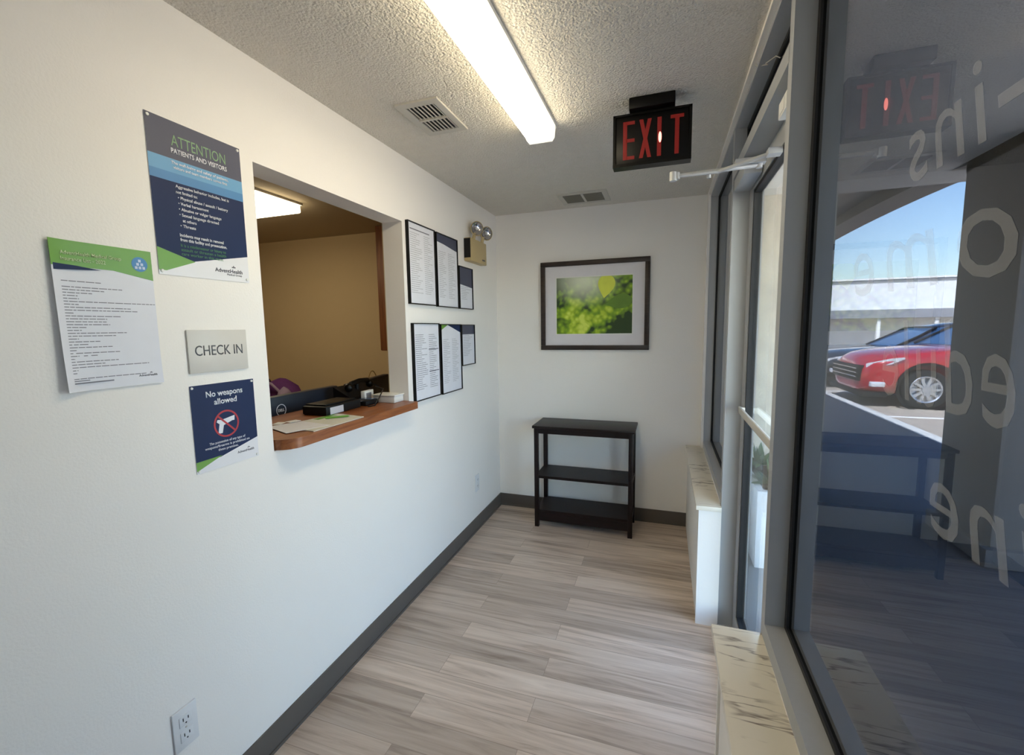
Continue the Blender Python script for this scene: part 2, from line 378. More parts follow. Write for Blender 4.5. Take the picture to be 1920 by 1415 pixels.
def recentre(o):
    """put the origin of a one-mesh thing at the middle of its base"""
    me = o.data; xs = [v.co for v in me.vertices]
    c = Vector(((min(v.x for v in xs)+max(v.x for v in xs))/2, (min(v.y for v in xs)+max(v.y for v in xs))/2, min(v.z for v in xs)))
    me.transform(Matrix.Translation(-c)); o.location = c; return o

# ------------------------------------------------------------ room shell
H = 2.44; D = 3.527; YB = -3.2
OY0, OY1, OZ0, OZ1 = 1.212, 2.12, 1.10, 2.10
struct('floor', B(-.12, 1.75, YB, D, -.05, 0), m_floor)
struct('ceiling', B(0, 1.60, YB, D, H, H+.12), m_ceil)
w = B(-.12, 0, YB, OY0, 0, H+.12).box(-.12, 0, OY1, D+.12, 0, H+.12).box(-.12, 0, OY0, OY1, 0, OZ0).box(-.12, 0, OY0, OY1, OZ1, H+.12)
struct('wall_left', w, m_wall)
struct('wall_far', B(0, 1.655, D, D+.12, 0, H+.12), m_wall)
struct('trim_7', B(1.597, 1.6125, D-.05, D, .636, 2.425), m_wall)
struct('wall_rear', B(-.12, 1.75, YB-.12, YB, 0, H+.12), m_wall)
# low walls under the windows
struct('wall_right', B(1.505, 1.735, YB, 1.345, 0, .612).box(1.498, 1.735, 1.335, 1.35, 0, .612), m_wall)
struct('wall_right', B(1.512, 1.735, 2.36, D, 0, .612).box(1.508, 1.612, 2.335, 2.36, 0, .612), m_wall)
struct('trim_1', B(1.478, 1.613, YB, 1.378, .612, .636, bev=.003), m_marble)
struct('trim_2', B(1.494, 1.611, 2.322, D, .612, .636, bev=.003), m_marble)
struct('trim_3', B(1.594, 1.614, YB, D, 2.425, 2.44), m_wall)
struct('baseboard_left', B(.0, .007, YB, D, 0, .105).box(0, .012, YB, D, 0, .012), m_base)
struct('baseboard_far', B(.007, 1.512, D-.007, D, 0, .105).box(.007, 1.512, D-.012, D, 0, .012), m_base)

# storefront frame depth
FX0, FX1, GX = 1.612, 1.725, 1.667
def gl(x0, x1, y0, y1, z0, z1): return B(x0, x1, y0, y1, z0, z1)
# window_1 : near pane beside the camera
w1 = sroot('window_1')
struct('window_frame', B(FX0, FX1, 1.345, 1.386, .0, 2.41).box(FX0, FX1, YB, 1.345, .636, .684).box(FX0, FX1, YB, 1.345, 2.41, 2.46).box(FX0, FX1, -.55, -.50, .684, 2.41).box(FX0, FX1, -1.90, -1.85, .684, 2.41), m_alu, w1)
g = B(GX-.006, GX+.012, 1.325, 1.3449, .684, 2.41).box(GX-.006, GX+.012, -.50, 1.325, .684, .697).box(GX-.006, GX+.012, -.50, 1.325, 2.397, 2.41)
struct('gasket', g, m_alud, w1)
struct('pane', gl(GX, GX+.006, -.50, 1.325, .697, 2.397), m_gt, w1)
struct('pane', gl(GX, GX+.006, -1.85, -.55, .684, 2.41), m_gt, w1)
struct('pane', gl(GX, GX+.006, YB, -1.90, .684, 2.41), m_gt, w1)
# window_2 : far pane
w2 = sroot('window_2')
struct('window_frame', B(FX0, FX1, 2.352, 2.40, 0, 2.41).box(FX0, FX1, 2.40, D, .636, .684).box(FX0, FX1, 2.352, D, 2.41, 2.46).box(FX0, FX1, 3.485, D, .684, 2.41), m_alu, w2)
struct('gasket', B(GX-.006, GX+.012, 3.472, 3.485, .684, 2.41).box(GX-.006, GX+.012, 2.40, 3.472, .684, .697).box(GX-.006, GX+.012, 2.40, 3.472, 2.397, 2.41).box(GX-.006, GX+.012, 2.40, 2.412, .697, 2.397), m_alud, w2)
struct('pane', gl(GX, GX+.006, 2.412, 3.472, .697, 2.397), m_gt, w2)
# window_3 : transom over the door
w3 = sroot('window_3')
struct('window_frame', B(FX0, FX1, 1.382, 2.352, 2.41, 2.46).box(FX0, FX1, 1.382, 2.352, 2.192, 2.24), m_alu, w3)
struct('gasket', B(GX-.006, GX+.012, 1.382, 2.352, 2.397, 2.41).box(GX-.006, GX+.012, 1.382, 2.352, 2.24, 2.25).box(GX-.006, GX+.012, 2.34, 2.352, 2.25, 2.397).box(GX-.006, GX+.012, 1.382, 1.394, 2.25, 2.397), m_alud, w3)
struct('pane', gl(GX, GX+.006, 1.394, 2.34, 2.25, 2.397), m_gt, w3)
# door_1
d1 = sroot('door_1')
DX = 1.682
struct('door_leaf', B(DX, DX+.044, 1.386, 1.44, .012, 2.186).box(DX, DX+.044, 2.272, 2.348, .012, 2.186).box(DX, DX+.044, 1.44, 2.272, 2.115, 2.186).box(DX, DX+.044, 1.44, 2.272, .012, .11), m_alu, d1)
struct('gasket', B(DX+.004, DX+.036, 2.258, 2.272, .11, 2.115).box(DX+.004, DX+.036, 1.44, 1.452, .11, 2.115).box(DX+.004, DX+.036, 1.452, 2.258, 2.10, 2.115).box(DX+.004, DX+.036, 1.452, 2.258, .11, .122), m_alud, d1)
struct('pane', gl(DX+.018, DX+.024, 1.452, 2.258, .122, 2.10), m_gc, d1)
mb = MB().box(1.655, 1.667, 1.45, 2.26, 1.125, 1.155, bev=.003)
mb.box(1.655, DX, 1.45, 1.47, 1.128, 1.152).box(1.655, DX, 2.24, 2.26, 1.128, 1.152)
struct('push_bar', mb, m_aluw, d1)
struct('strike_plate', B(1.632, 1.655, 2.3495, 2.352, 1.62, 1.634), m_alu, d1)
struct('threshold', B(FX0, FX1, 1.382, 2.352, 0, .012), m_alu, d1)
# surface closer with its folding arm
cl = MB().box(1.612, DX-.002, 2.06, 2.32, 2.125, 2.18, bev=.006)
clo = struct('door_closer', cl, m_alu, d1)
a = MB().tube([(1.640, 1.90, 2.105), (1.345, 1.845, 2.083)], .0075).tube([(1.345, 1.845, 2.083), (1.50, 1.86, 2.086), (1.655, 1.77, 2.10)], .0065)
a.cyl((1.345, 1.845, 2.066), (1.345, 1.845, 2.098), .013).cyl((1.64, 1.90, 2.095), (1.64, 1.90, 2.12), .011).cyl((1.36, 1.848, 2.072), (1.36, 1.848, 2.096), .009)
a.box(1.64, DX, 1.745, 1.785, 2.09, 2.11).cyl((1.47, 1.87, 2.07), (1.47, 1.87, 2.10), .007).box(1.56, 1.66, 1.88, 1.92, 2.11, 2.13)
x = struct('closer_arm', a, m_alu, clo)
# little white contact sensor on the header
t = thing('door_sensor', (1.60, 1.50, 2.14), 'small white plastic sensor box fixed high on the grey door header', 'sensor')
B(1.628, 1.6818, 1.47, 1.56, 2.118, 2.165, bev=.003).build('housing', m_white, t)
B(1.6265, 1.628, 1.49, 1.54, 2.125, 2.158).build('cover', m_white, t)
t = MB().tube([(1.601, 1.86, 2.436), (1.612, 1.84, 2.415), (1.640, 1.82, 2.405), (1.63, 1.80, 2.40), (1.655, 1.775, 2.405), (1.664, 1.76, 2.39)], .0018, 6).build('loose_wire', m_aluw)
recentre(tag(t, 'thin loose pale wire dangling across the window head above the door', 'wire'))

# office behind the hatch
struct('floor', B(-3.4, -.12, .2, 3.66, -.05, 0), m_floor)
struct('ceiling', B(-3.4, -.12, .2, 3.66, H, H+.12), m_ofcl)
struct('wall_office_far', B(-3.4, -.12, 3.66, 3.78, 0, H+.12), m_tan)
struct('wall_office_left', B(-3.52, -3.4, .2, 3.78, 0, H+.12), m_tan)
struct('wall_office_rear', B(-3.4, -.12, .08, .2, 0, H+.12), m_tan)
struct('wall_office_right', B(-.125, -.12, .2, OY0, 0, H).box(-.125, -.12, OY1, 3.66, 0, H).box(-.125, -.12, OY0, OY1, 0, 1.10).box(-.125, -.12, OY0, OY1, 2.10, H), m_tan)

# ------------------------------------------------------------ ceiling things
t = thing('ceiling_light', (.773, 1.47, H), 'long glowing white fluorescent ceiling light with wraparound lens', 'ceiling light')
B(.70, .846, .86, 2.085, 2.425, 2.4399).build('housing', m_white, t)
lens = MB().prism([(.708, 2.425), (.712, 2.385), (.722, 2.372), (.824, 2.372), (.834, 2.385), (.838, 2.425)], 1, .88, 2.062).build('lens', [m_lamp, m_lamps], t, smooth=0)
for p in lens.data.polygons:
    if abs(p.normal.z) < .6: p.material_index = 1
for y0, y1 in ((.862, .88), (2.062, 2.082)):
    MB().prism([(.705, 2.425), (.709, 2.384), (.72, 2.369), (.826, 2.369), (.837, 2.384), (.841, 2.425)], 1, y0, y1).build('end_cap', m_lampend, t, smooth=0)
t = thing('ceiling_light', (-1.7, 2.45, H), 'warm glowing ceiling light inside the office seen through the hatch', 'ceiling light')
B(-2.38, -1.15, 2.255, 2.665, 2.425, 2.4399).build('housing', m_white, t)
B(-2.37, -1.16, 2.265, 2.655, 2.37, 2.425, bev=.01).build('lens', m_lampo, t)

m_vent = mat('vent_enamel', (200, 196, 186), .5)
t = thing('ceiling_vent', (.356, 1.82, H), 'square ceiling register with black gaps between louvres, nearer the hatch', 'air vent')
x0, x1, y0, y1 = .262, .458, 1.675, 1.975
B(x0, x1, y0, y0+.035, H-.008, H-.0005).box(x0, x1, y1-.035, y1, H-.008, H-.0005).box(x0, x0+.035, y0+.035, y1-.035, H-.008, H-.0005).box(x1-.03, x1, y0+.035, y1-.035, H-.008, H-.0005).build('frame', m_vent, t)
B(x0+.03, x1-.028, y0+.03, y1-.03, H-.0015, H-.0004).build('duct_shade_sheet', m_black, t)  # black sheet stands in for the shade inside the duct, no hole cut
ym = (y0+y1)/2
for k in range(7):
    xx = x0+.046+k*.0185
    MB().prism([(xx, H-.008), (xx, H-.003), (xx+.0034, H-.003), (xx+.0034, H-.008)], 1, y0+.035, y1-.035).build('louvre', m_vent, t)
B(x0+.035, x1-.03, ym-.006, ym+.006, H-.012, H-.002).build('crossbar', m_vent, t)
t = thing('ceiling_vent', (.766, 3.26, H), 'smaller looking grey ceiling register near the far wall above the picture', 'air vent')
x0, x1, y0, y1 = .60, .94, 3.12, 3.40
B(x0, x1, y0, y0+.04, H-.008, H-.0005).box(x0, x1, y1-.04, y1, H-.008, H-.0005).box(x0, x0+.035, y0+.04, y1-.04, H-.008, H-.0005).box(x1-.035, x1, y0+.04, y1-.04, H-.008, H-.0005).build('frame', m_vent, t)
B(x0+.03, x1-.03, y0+.035, y1-.035, H-.0015, H-.0004).build('duct_shade_sheet', mat('duct_shade_grey', (84, 80, 74), .8), t)  # grey sheet gives the duct's shade as colour, ceiling stays closed
for k in range(8):
    yy = y0+.048+k*.0235
    MB().prism([(yy+.014, H-.010), (yy, H-.002), (yy+.0015, H-.002), (yy+.0155, H-.010)], 0, x0+.035, x1-.035).build('louvre', mat('grey_louvre', (120, 116, 106), .6), t)
B((x0+x1)/2-.008, (x0+x1)/2+.008, y0+.04, y1-.04, H-.011, H-.002).build('crossbar', m_vent, t)

# exit sign
t = thing('exit_sign', (1.26, 2.0, H), 'black hanging EXIT sign with red letters mounted under the ceiling', 'exit sign')
B(1.172, 1.348, 1.955, 2.045, 2.395, H-.0005, bev=.004).build('canopy', m_blackg, t)
bd = MB().box(1.112, 1.408, 1.988, 2.022, 2.19, 2.388, bev=.003)
bd.box(1.108, 1.412, 1.978, 2.03, 2.184, 2.196).box(1.108, 1.118, 1.982, 2.026, 2.19, 2.39).box(1.402, 1.412, 1.982, 2.026, 2.19, 2.39).box(1.108, 1.412, 1.982, 2.026, 2.382, 2.39)
bd.build('housing', m_blackg, t)
def letters(ysurf, sgn):
    def lb(x0, x1, z0, z1): return B(x0, x1, *sorted((ysurf, ysurf-.0012*sgn)), z0, z1)
    z0, z1 = 2.213, 2.362; sw = .013
    xs = (1.148, 1.212, 1.282, 1.332)
    e = lb(xs[0], xs[0]+sw+.003, z0, z1)
    for zz in (z0, (z0+z1)/2-sw/2, z1-sw): e.box(xs[0]+sw, xs[0]+.046, *sorted((ysurf, ysurf-.0012*sgn)), zz, zz+sw)
    e.build('letter', m_exitr, t, smooth=0)
    xx = MB(); ya, yb = sorted((ysurf, ysurf-.0012*sgn)); x0 = xs[1]; wd = .048; s2 = .015
    xx.prism([(x0, z0), (x0+s2, z0), (x0+wd, z1), (x0+wd-s2, z1)], 1, ya, yb); xx.prism([(x0+wd-s2, z0), (x0+wd, z0), (x0+s2, z1), (x0, z1)], 1, ya-.0001*sgn, yb-.0001*sgn); xx.build('letter', m_exitr, t, smooth=0)
    lb(xs[2], xs[2]+.016, z0, z1).build('letter', m_exitr, t, smooth=0)
    q = lb(xs[3]+.017, xs[3]+.033, z0, z1-sw); q.box(xs[3], xs[3]+.05, ya, yb, z1-sw, z1); q.build('letter', m_exitr, t, smooth=0)
letters(1.9878, 1)
MB().sph((1.293, 1.9868, 2.285), .0062, (1, .4, 3.4)).build('bulb', m_exitspot, t)  # glowing pill on the face imitates the bright spot on the I

# emergency light
t = thing('emergency_light', (.05, 3.02, 2.0), 'beige emergency light with two round lamp heads on the left wall', 'emergency light')
B(.0005, .052, 2.895, 3.185, 1.998, 2.155, bev=.004).build('housing', m_tangm, t)
B(.002, .05, 2.8935, 2.8955, 2.02, 2.15).build('side_grille', m_black, t)
B(.052, .0535, 3.10, 3.15, 2.022, 2.032).build('badge', m_inkd, t)
for y_ in (2.985, 3.14): MB().cyl((.035, y_, 2.154), (.045, y_, 2.20), .012).build('bracket', m_tangm, t)
for yc, dr in ((2.985, Vector((.75, -.62, -.12))), (3.165, Vector((.8, -.55, -.15)))):
    c = Vector((.062, yc, 2.228)); dr.normalize()
    h = MB().lathe([(0, -.045), (.02, -.044), (.038, -.03), (.048, -.006), (.050, .006), (.046, .008)], c, dr).build('lamp_head', m_tangm, t, smooth=50)
    MB().lathe([(.0, -.012), (.02, -.01), (.036, -.003), (.044, .006)], c, dr).build('reflector', m_chrome, h, smooth=60)
    MB().sph(c+dr*.002, .010).build('bulb', m_white, h)

# ------------------------------------------------------------ left wall notices
def board(name, y0, y1, z0, z1, label, cat, group=None):
    return thing(name, (0, y0, z0), label, cat, group, LEFTM), (y1-y0), (z1-z0)
def LB(root):
    m = MB(); m.X = WM[root.name]; return m
def sheet(root, w, h, m, name='sheet', th=.0012, z=.0008, poly=None, curl=0.):
    q = LB(root)
    if poly: q.prism(poly, 2, z, z+th)
    else: q.box(0, w, 0, h, z, z+th)
    return q.build(name, m, root, smooth=0)
def lines(q, x0, x1, z, n, dy, th, s, fill=(.4, 1.), words=True, seed=1, hgt=.0003):
    rnd = random.Random(seed); y = s
    for i in range(n):
        L = (x1-x0)*rnd.uniform(*fill); x = x0
        while x < x0+L-.001:
            wl_ = min(rnd.uniform(.006, .02) if words else L, x0+L-x); q.box(x, x+wl_, y-th, y, z, z+hgt); x += wl_+.0025
        y -= dy
    return y
def logo(root, x, y, w, z, m=m_inkd, sub=True, dr=None):
    q = LB(root); q.text('AdventHealth', w=w, at=(x, y), z=z, bold=.012)
    hw = w*.045
    for k in range(3): q.box(x+w*.66+k*hw*1.1-hw, x+w*.66+k*hw*1.1-hw*.3, y+w*.17, y+w*(.21+.035*(k == 1)), z, z+.0003)
    q.box(x+w*.66-hw*.9, x+w*.66+hw*2.0, y+w*.185, y+w*.2, z, z+.0003)
    if sub: q.text('Medical Group', w=w*.55, at=(x+w*.42, y-w*.09), z=z)
    if dr: dr(q)
    return q.build('logo', m, root, smooth=0)

# big poster
t, w_, h_ = board('poster', .878, 1.162, 1.693, 2.122, 'large navy ATTENTION PATIENTS AND VISITORS poster left of the office hatch', 'poster')
sheet(t, w_, h_, m_papw)
P1 = .0022
LB(t).prism([(0, .055), (.055, .036), (w_, .085), (w_, h_), (0, h_)], 2, .002, P1).build('printed_background', m_navy, t, smooth=0)
LB(t).prism([(0, .012), (.02, .012), (.105, .045), (0, .075)], 2, P1, P1+.0002).build('green_band', m_green, t, smooth=0)
LB(t).prism([(0, .325), (w_, .325), (w_, h_), (0, h_)], 2, P1, P1+.0002).build('sheen_band', m_slate, t, smooth=0)  # grey reflection over the navy top, put in as colour
LB(t).box(0, w_, .285, .325, P1, P1+.0003).build('blue_band', m_blue2, t, smooth=0); LB(t).box(0, w_, .262, .287, P1, P1+.0004).build('blue_band', m_blue, t, smooth=0)
Z = P1+.0004
LB(t).text('ATTENTION', h=.030, w=.165, at=(.065, .362), z=Z).build('heading', m_lgreen, t, smooth=0)
LB(t).text('PATIENTS AND VISITORS', w=.17, h=.013, at=(.063, .342), z=Z, bold=.02).build('subheading', m_inkw, t, smooth=0)
q = LB(t); q.text('The well-being and safety of patients,', w=.175, h=.0075, at=(.06, .312), z=Z, bold=.02); q.text('visitors and team members comes first', w=.165, h=.0075, at=(.065, .299), z=Z, bold=.02)
q.build('band_text', m_inkw, t, smooth=0); q = LB(t)
yy = .262
for s_t, wd, ind in (('Aggressive behavior includes, but is', .165, 0), ('not limited to:', .062, 0), ('\u2022 Physical abuse / assault / battery', .155, .004), ('\u2022 Verbal harassment', .09, .004), ('\u2022 Abusive or vulgar language', .13, .004), ('\u2022 Sexual language directed', .12, .004), ('at others', .04, .012), ('\u2022 Threats', .045, .004)):
    q.text(s_t, w=wd, h=.0082, at=(.066+ind, yy-.014), z=Z, bold=.015); yy -= .0155
q.build('body_text', m_inkw, t, smooth=0); q = LB(t)
q.text('Incidents may result in removal', w=.135, h=.0085, at=(.066, .113), z=Z, bold=.025); q.text('from this facility and prosecution.', w=.145, h=.0085, at=(.066, .1), z=Z, bold=.025)
q.build('body_text', m_inkw, t, smooth=0)
q = LB(t); q.text('It is a misdemeanor or felony to', w=.14, h=.0085, at=(.066, .084), z=Z); q.text('assault or threaten a health', w=.14, h=.0085, at=(.066, .072), z=Z); q.text('care worker in this state.', w=.13, h=.0085, at=(.066, .06), z=Z)
q.build('green_text', m_greent, t, smooth=0)
logo(t, .165, .026, .095, P1)
for a_, b_ in ((.008, h_-.008), (w_-.008, h_-.008), (.008, .010), (w_-.008, .010)):
    LB(t).cyl((a_, b_, .001), (a_, b_, .005), .005, .004, 12).build('fixing_pin', m_white, t)

# green headed letter, lower left corner lifting off the wall
t, w_, h_ = board('notice', .642, .862, 1.394, 1.75, 'white letter with green header band, leftmost notice on the wall', 'notice')
def curl_sheet(root, y0, y1, z0, z1, m, name, n=14, lift=.014, th=.0006, top=None):
    q = MB(); W2, H2 = .218, .355
    def off(a, b): return .001+lift*max(0, 1-a/.06)**2*(1-(b/H2)*.55)+.003*max(0, 1-b/.08)
    g_ = [[None]*(n+1) for _ in range(n+1)]; g2 = [[None]*(n+1) for _ in range(n+1)]
    for i in range(n+1):
        for j in range(n+1):
            a = y0+(y1-y0)*i/n; zb = z0; zt = top(a) if top else z1; b = zb(a)+(zt-zb(a))*j/n if callable(zb) else zb+(zt-zb)*j/n
            o_ = off(a, b); g_[i][j] = q.bm.verts.new(WM[root.name] @ Vector((a, b, o_))); g2[i][j] = q.bm.verts.new(WM[root.name] @ Vector((a, b, o_+th)))
    for i in range(n):
        for j in range(n):
            q.bm.faces.new((g_[i][j], g_[i+1][j], g_[i+1][j+1], g_[i][j+1])); q.bm.faces.new((g2[i][j], g2[i][j+1], g2[i+1][j+1], g2[i+1][j]))
    for k in range(n):
        for A_, B_ in ((g_[k][0], g_[k+1][0]), (g_[k][n], g_[k+1][n])):
            pass
    for k in range(n):
        q.bm.faces.new((g_[k][0], g2[k][0], g2[k+1][0], g_[k+1][0])); q.bm.faces.new((g_[k][n], g_[k+1][n], g2[k+1][n], g2[k][n]))
        q.bm.faces.new((g_[0][k], g_[0][k+1], g2[0][k+1], g2[0][k])); q.bm.faces.new((g_[n][k], g2[n][k], g2[n][k+1], g_[n][k+1]))
    return q.build(name, m, root, smooth=60), off
def drape(q):
    inv = WM[t.name].inverted(); f_ = WM[t.name]
    for v in q.bm.verts:
        l = inv @ v.co; l.z += off(l.x, l.y)-.001; v.co = f_ @ l
    return q
sh, off = curl_sheet(t, 0, .218, 0, .355, m_paper, 'sheet')
curl_sheet(t, 0, .218, lambda a: .295, .355, m_green, 'header_band', th=.0009)
def onsheet(q, x0, x1, y0, y1):
    q.box(x0, x1, y0, y1, .0015, .0018)
q = LB(t); q.prism([(.004, .300), (.004, .285), (.10, .292), (.05, .298)], 2, .0017, .0021); drape(q); q.build('navy_swoosh', m_navy, t, smooth=0)
q = LB(t); q.prism([(.12, .296), (.218, .278), (.218, .296)], 2, .0012, .0022); q.build('header_edge', m_green, t, smooth=0)
q = LB(t); q.text('AdventHealth Medical Group', w=.125, h=.0085, at=(.02, .322), z=.0030, bold=.012, t=.0003)
q.text('Insurance List - 2022', w=.09, h=.0085, at=(.02, .308), z=.0030, bold=.012, t=.0003); drape(q).build('heading', mat('pale_green_text', (208, 224, 176), .5), t, smooth=0)
q = LB(t); q.cyl((.188, .318, .0018), (.188, .318, .0024), .019, n=32); q.build('round_emblem', m_blue, t, smooth=0)
q = LB(t)
for a_, b_ in ((.188, .327), (.183, .318), (.193, .318), (.179, .309), (.188, .309), (.197, .309)): q.box(a_-.0032, a_+.0032, b_-.0035, b_+.0035, .0024, .0028)
q.build('emblem_figures', mat('emblem_white', (190, 206, 230), .5), t, smooth=0)
q = LB(t); rnd = random.Random(5); y = .262
L_ = [.08, 0, .125, .085, .06, .03, .032, .2, .03, .14, .155, .018, .115, .085, .085, .09, .04, .03, .125, .1, .022, .065, .04, .09, .014, .105, .06, .01, .1, .07, .17, .012, .01, 0, .16]
for L0 in L_:
    if L0:
        x = .016
        while x < .016+L0-.002:
            e_ = min(rnd.uniform(.006, .018), .016+L0-x); onsheet(q, x, x+e_, y-.0019, y); x += e_+.0018
    y -= .0068
x = .012
onsheet(q, .016, .1, .018, .021); onsheet(q, .016, .05, .024, .0262)
drape(q).build('printed_text', m_ink, t, smooth=0)
logo(t, .158, .022, .045, .0016, sub=False, dr=drape)

# CHECK IN plaque
t, w_, h_ = board('sign', .934, 1.130, 1.409, 1.538, 'small pale CHECK IN plaque with grey lettering on the wall', 'sign')
LB(t).box(0, w_, 0, h_, .0008, .006, bev=.0012).build('plate', mat('plaque', (206, 203, 196), .4), t)
LB(t).text('CHECK IN', w=.158, h=.030, at=(.02, .052), z=.006, bold=.004, t=.0006).build('lettering', mat('plaque_letters', (92, 94, 98), .5), t, smooth=0)

# no weapons
t, w_, h_ = board('notice', .929, 1.146, 1.104, 1.372, 'navy No weapons allowed notice below the CHECK IN plaque', 'notice')
sheet(t, w_, h_, m_papw)
LB(t).prism([(0, .03), (.08, .034), (w_, .068), (w_, h_), (0, h_)], 2, .002, P1).build('printed_background', m_navy, t, smooth=0)
LB(t).prism([(0, .008), (.085, .038), (.0, .036)], 2, P1, P1+.0002).build('green_band', m_green, t, smooth=0)
q = LB(t); q.text('No weapons', w=.125, h=.0175, at=(.048, .228), z=P1, bold=.02); q.text('allowed', w=.078, h=.0175, at=(.072, .202), z=P1, bold=.02); q.build('heading', m_inkw, t, smooth=0)
q = LB(t); q.prism([(.078, .108), (.092, .108), (.098, .132), (.128, .142), (.136, .142), (.138, .158), (.092, .150), (.078, .152), (.075, .145), (.084, .138)], 2, P1, P1+.0002); q.build('pistol_symbol', m_inkw, t, smooth=0)
q = LB(t); q.ring((.108, .136, P1+.0002), .038, .0055, .0004)
a45 = .7071; c0 = Vector((.108, .136)); dx = .027; q.prism([(c0.x-dx-.002, c0.y+dx-.002), (c0.x-dx+.002, c0.y+dx+.002), (c0.x+dx+.002, c0.y-dx+.002), (c0.x+dx-.002, c0.y-dx-.002)], 2, P1+.0002, P1+.0006); q.build('prohibition_ring', m_red, t, smooth=0)
q = LB(t)
for s_t, wd, yy in (('The possession of any type of', .125, .078), ('weapons/firearms is prohibited on', .155, .066), ('these premises.', .07, .054)): q.text(s_t, w=wd, h=.0078, at=(.108, yy), z=P1, align='CENTER')
q.build('body_text', m_inkw, t, smooth=0)
logo(t, .138, .028, .062, .0021, sub=False)
for a_, b_ in ((.007, h_-.007), (w_-.007, h_-.007), (.007, .007), (w_-.007, .007)):
    LB(t).cyl((a_, b_, .001), (a_, b_, .0045), .0045, .0035, 12).build('fixing_pin', m_white, t)

# six framed certificates by the far corner
FR = [(2.150, 2.449, 1.670, 2.114, 'black framed text sheet, top left of the six beside the hatch', 'plain', 1),
      (2.465, 2.759, 1.667, 2.112, 'black framed certificate with navy curved header, top middle of the six', 'navy', 2),
      (2.775, 2.998, 1.666, 1.952, 'small black framed navy topped certificate in the upper row, under emergency light', 'half', 3),
      (2.166, 2.470, 1.124, 1.566, 'black framed two column text sheet, lower left of the six above the counter end', 'table', 4),
      (2.488, 2.780, 1.120, 1.561, 'black framed notice with green and navy peaked header, lower middle of the six', 'peak', 5),
      (2.790, 3.012, 1.275, 1.559, 'small framed certificate with slate header band, lower right of the six', 'band', 6)]
for y0, y1, z0, z1, lab, kd, sd in FR:
    t, w_, h_ = board('framed_certificate', y0, y1, z0, z1, lab, 'framed notice', 'framed certificates on the left wall')
    f = .0055; dd = .019
    LB(t).box(0, w_, 0, f, .0008, dd).box(0, w_, h_-f, h_, .0008, dd).box(0, f, f, h_-f, .0008, dd).box(w_-f, w_, f, h_-f, .0008, dd).build('frame', m_blackg, t)
    LB(t).box(f, w_-f, f, h_-f, .0008, .012).build('sheet', m_paper, t, smooth=0)
    zt = .0122; iw, ih = w_-2*f, h_-2*f
    n = int(ih/.0125); cols = [(f+.025, w_-f-.025)]
    if kd in ('table', 'plain'): cols = [(f+.02, w_*.52), (w_*.58, w_-f-.02)]
    if kd in ('navy', 'peak'): cols = [(f+.03, w_*.46), (w_*.54, w_-f-.03)]
    top = h_-f-{'plain': .05, 'navy': .10, 'half': .13, 'table': .06, 'peak': .09, 'band': .07}[kd]
    for ci, (a_, b_) in enumerate(cols):
        nn = int((top-.05)/.0115); q = LB(t)
        lines(q, a_, b_, zt, nn, .0115, .003, top, (.45, 1), seed=sd*10+ci, hgt=.0002)
        q.build('printed_text', m_inkl if kd != 'table' else m_ink, t, smooth=0)
    hd = LB(t)
    if kd == 'navy': hd.prism([(f, h_-.052), (w_*.35, h_-.058), (w_-f, h_-.078), (w_-f, h_-f), (f, h_-f)], 2, zt, zt+.0003).build('header_band', m_slate, t, smooth=0)
    elif kd == 'half': hd.prism([(f, h_-.12), (w_-f, h_-.135), (w_-f, h_-f), (f, h_-f)], 2, zt, zt+.0003).build('header_band', m_slate, t, smooth=0)
    elif kd == 'band': hd.box(f, w_-f, h_-.068, h_-f, zt, zt+.0003).build('header_band', m_slate, t, smooth=0)
    elif kd == 'peak':
        hd.prism([(f, h_-f), (f, h_-.04), (w_*.35, h_-f)], 2, zt, zt+.0003).build('green_corner', m_green, t, smooth=0)
        LB(t).prism([(w_*.35, h_-f), (w_-f, h_-.055), (w_-f, h_-f)], 2, zt, zt+.0003).build('navy_corner', m_navy, t, smooth=0)
    elif kd == 'table': hd.box(w_*.56, w_-f-.008, h_-.155, h_-.151, zt, zt+.0003).build('rule', m_inkd, t, smooth=0); LB(t).box(w_*.56, w_-f-.008, h_-.285, h_-.281, zt, zt+.0003).build('rule', m_inkd, t, smooth=0)
    else: hd.box(f+.02, w_*.8, h_-.04, h_-.034, zt, zt+.0003).build('heading', m_ink, t, smooth=0)

# outlets
m_out = mat('outlet_plastic', (222, 224, 226), .4); m_slot = mat('outlet_slot', (30, 32, 36), .7)
def outlet(y0, y1, z0, z1, lab):
    t, w_, h_ = board('wall_outlet', y0, y1, z0, z1, lab, 'outlet', 'outlets low on the left wall')
    LB(t).box(0, w_, 0, h_, .0005, .0065, bev=.002).build('cover_plate', m_out, t)
    for zc in (h_*.31, h_*.69):
        r = LB(t).box(w_*.24, w_*.76, zc-.016, zc+.016, .0065, .0085, bev=.0008).build('receptacle', m_out, t)
        LB(t).box(w_*.37, w_*.41, zc-.001, zc+.009, .0085, .0088).box(w_*.58, w_*.62, zc-.001, zc+.008, .0085, .0088).cyl((w_*.5, zc-.009, .0085), (w_*.5, zc-.009, .0088), .0024, n=10).build('slot', m_slot, r, smooth=0)
    LB(t).cyl((w_/2, h_/2, .0065), (w_/2, h_/2, .0075), .003, n=10).build('screw', m_aluw, t)
outlet(.788, .858, .306, .432, 'white duplex wall outlet low on the left wall nearest the camera')
outlet(2.985, 3.055, .302, .43, 'white wall outlet low on the left wall near the far corner')

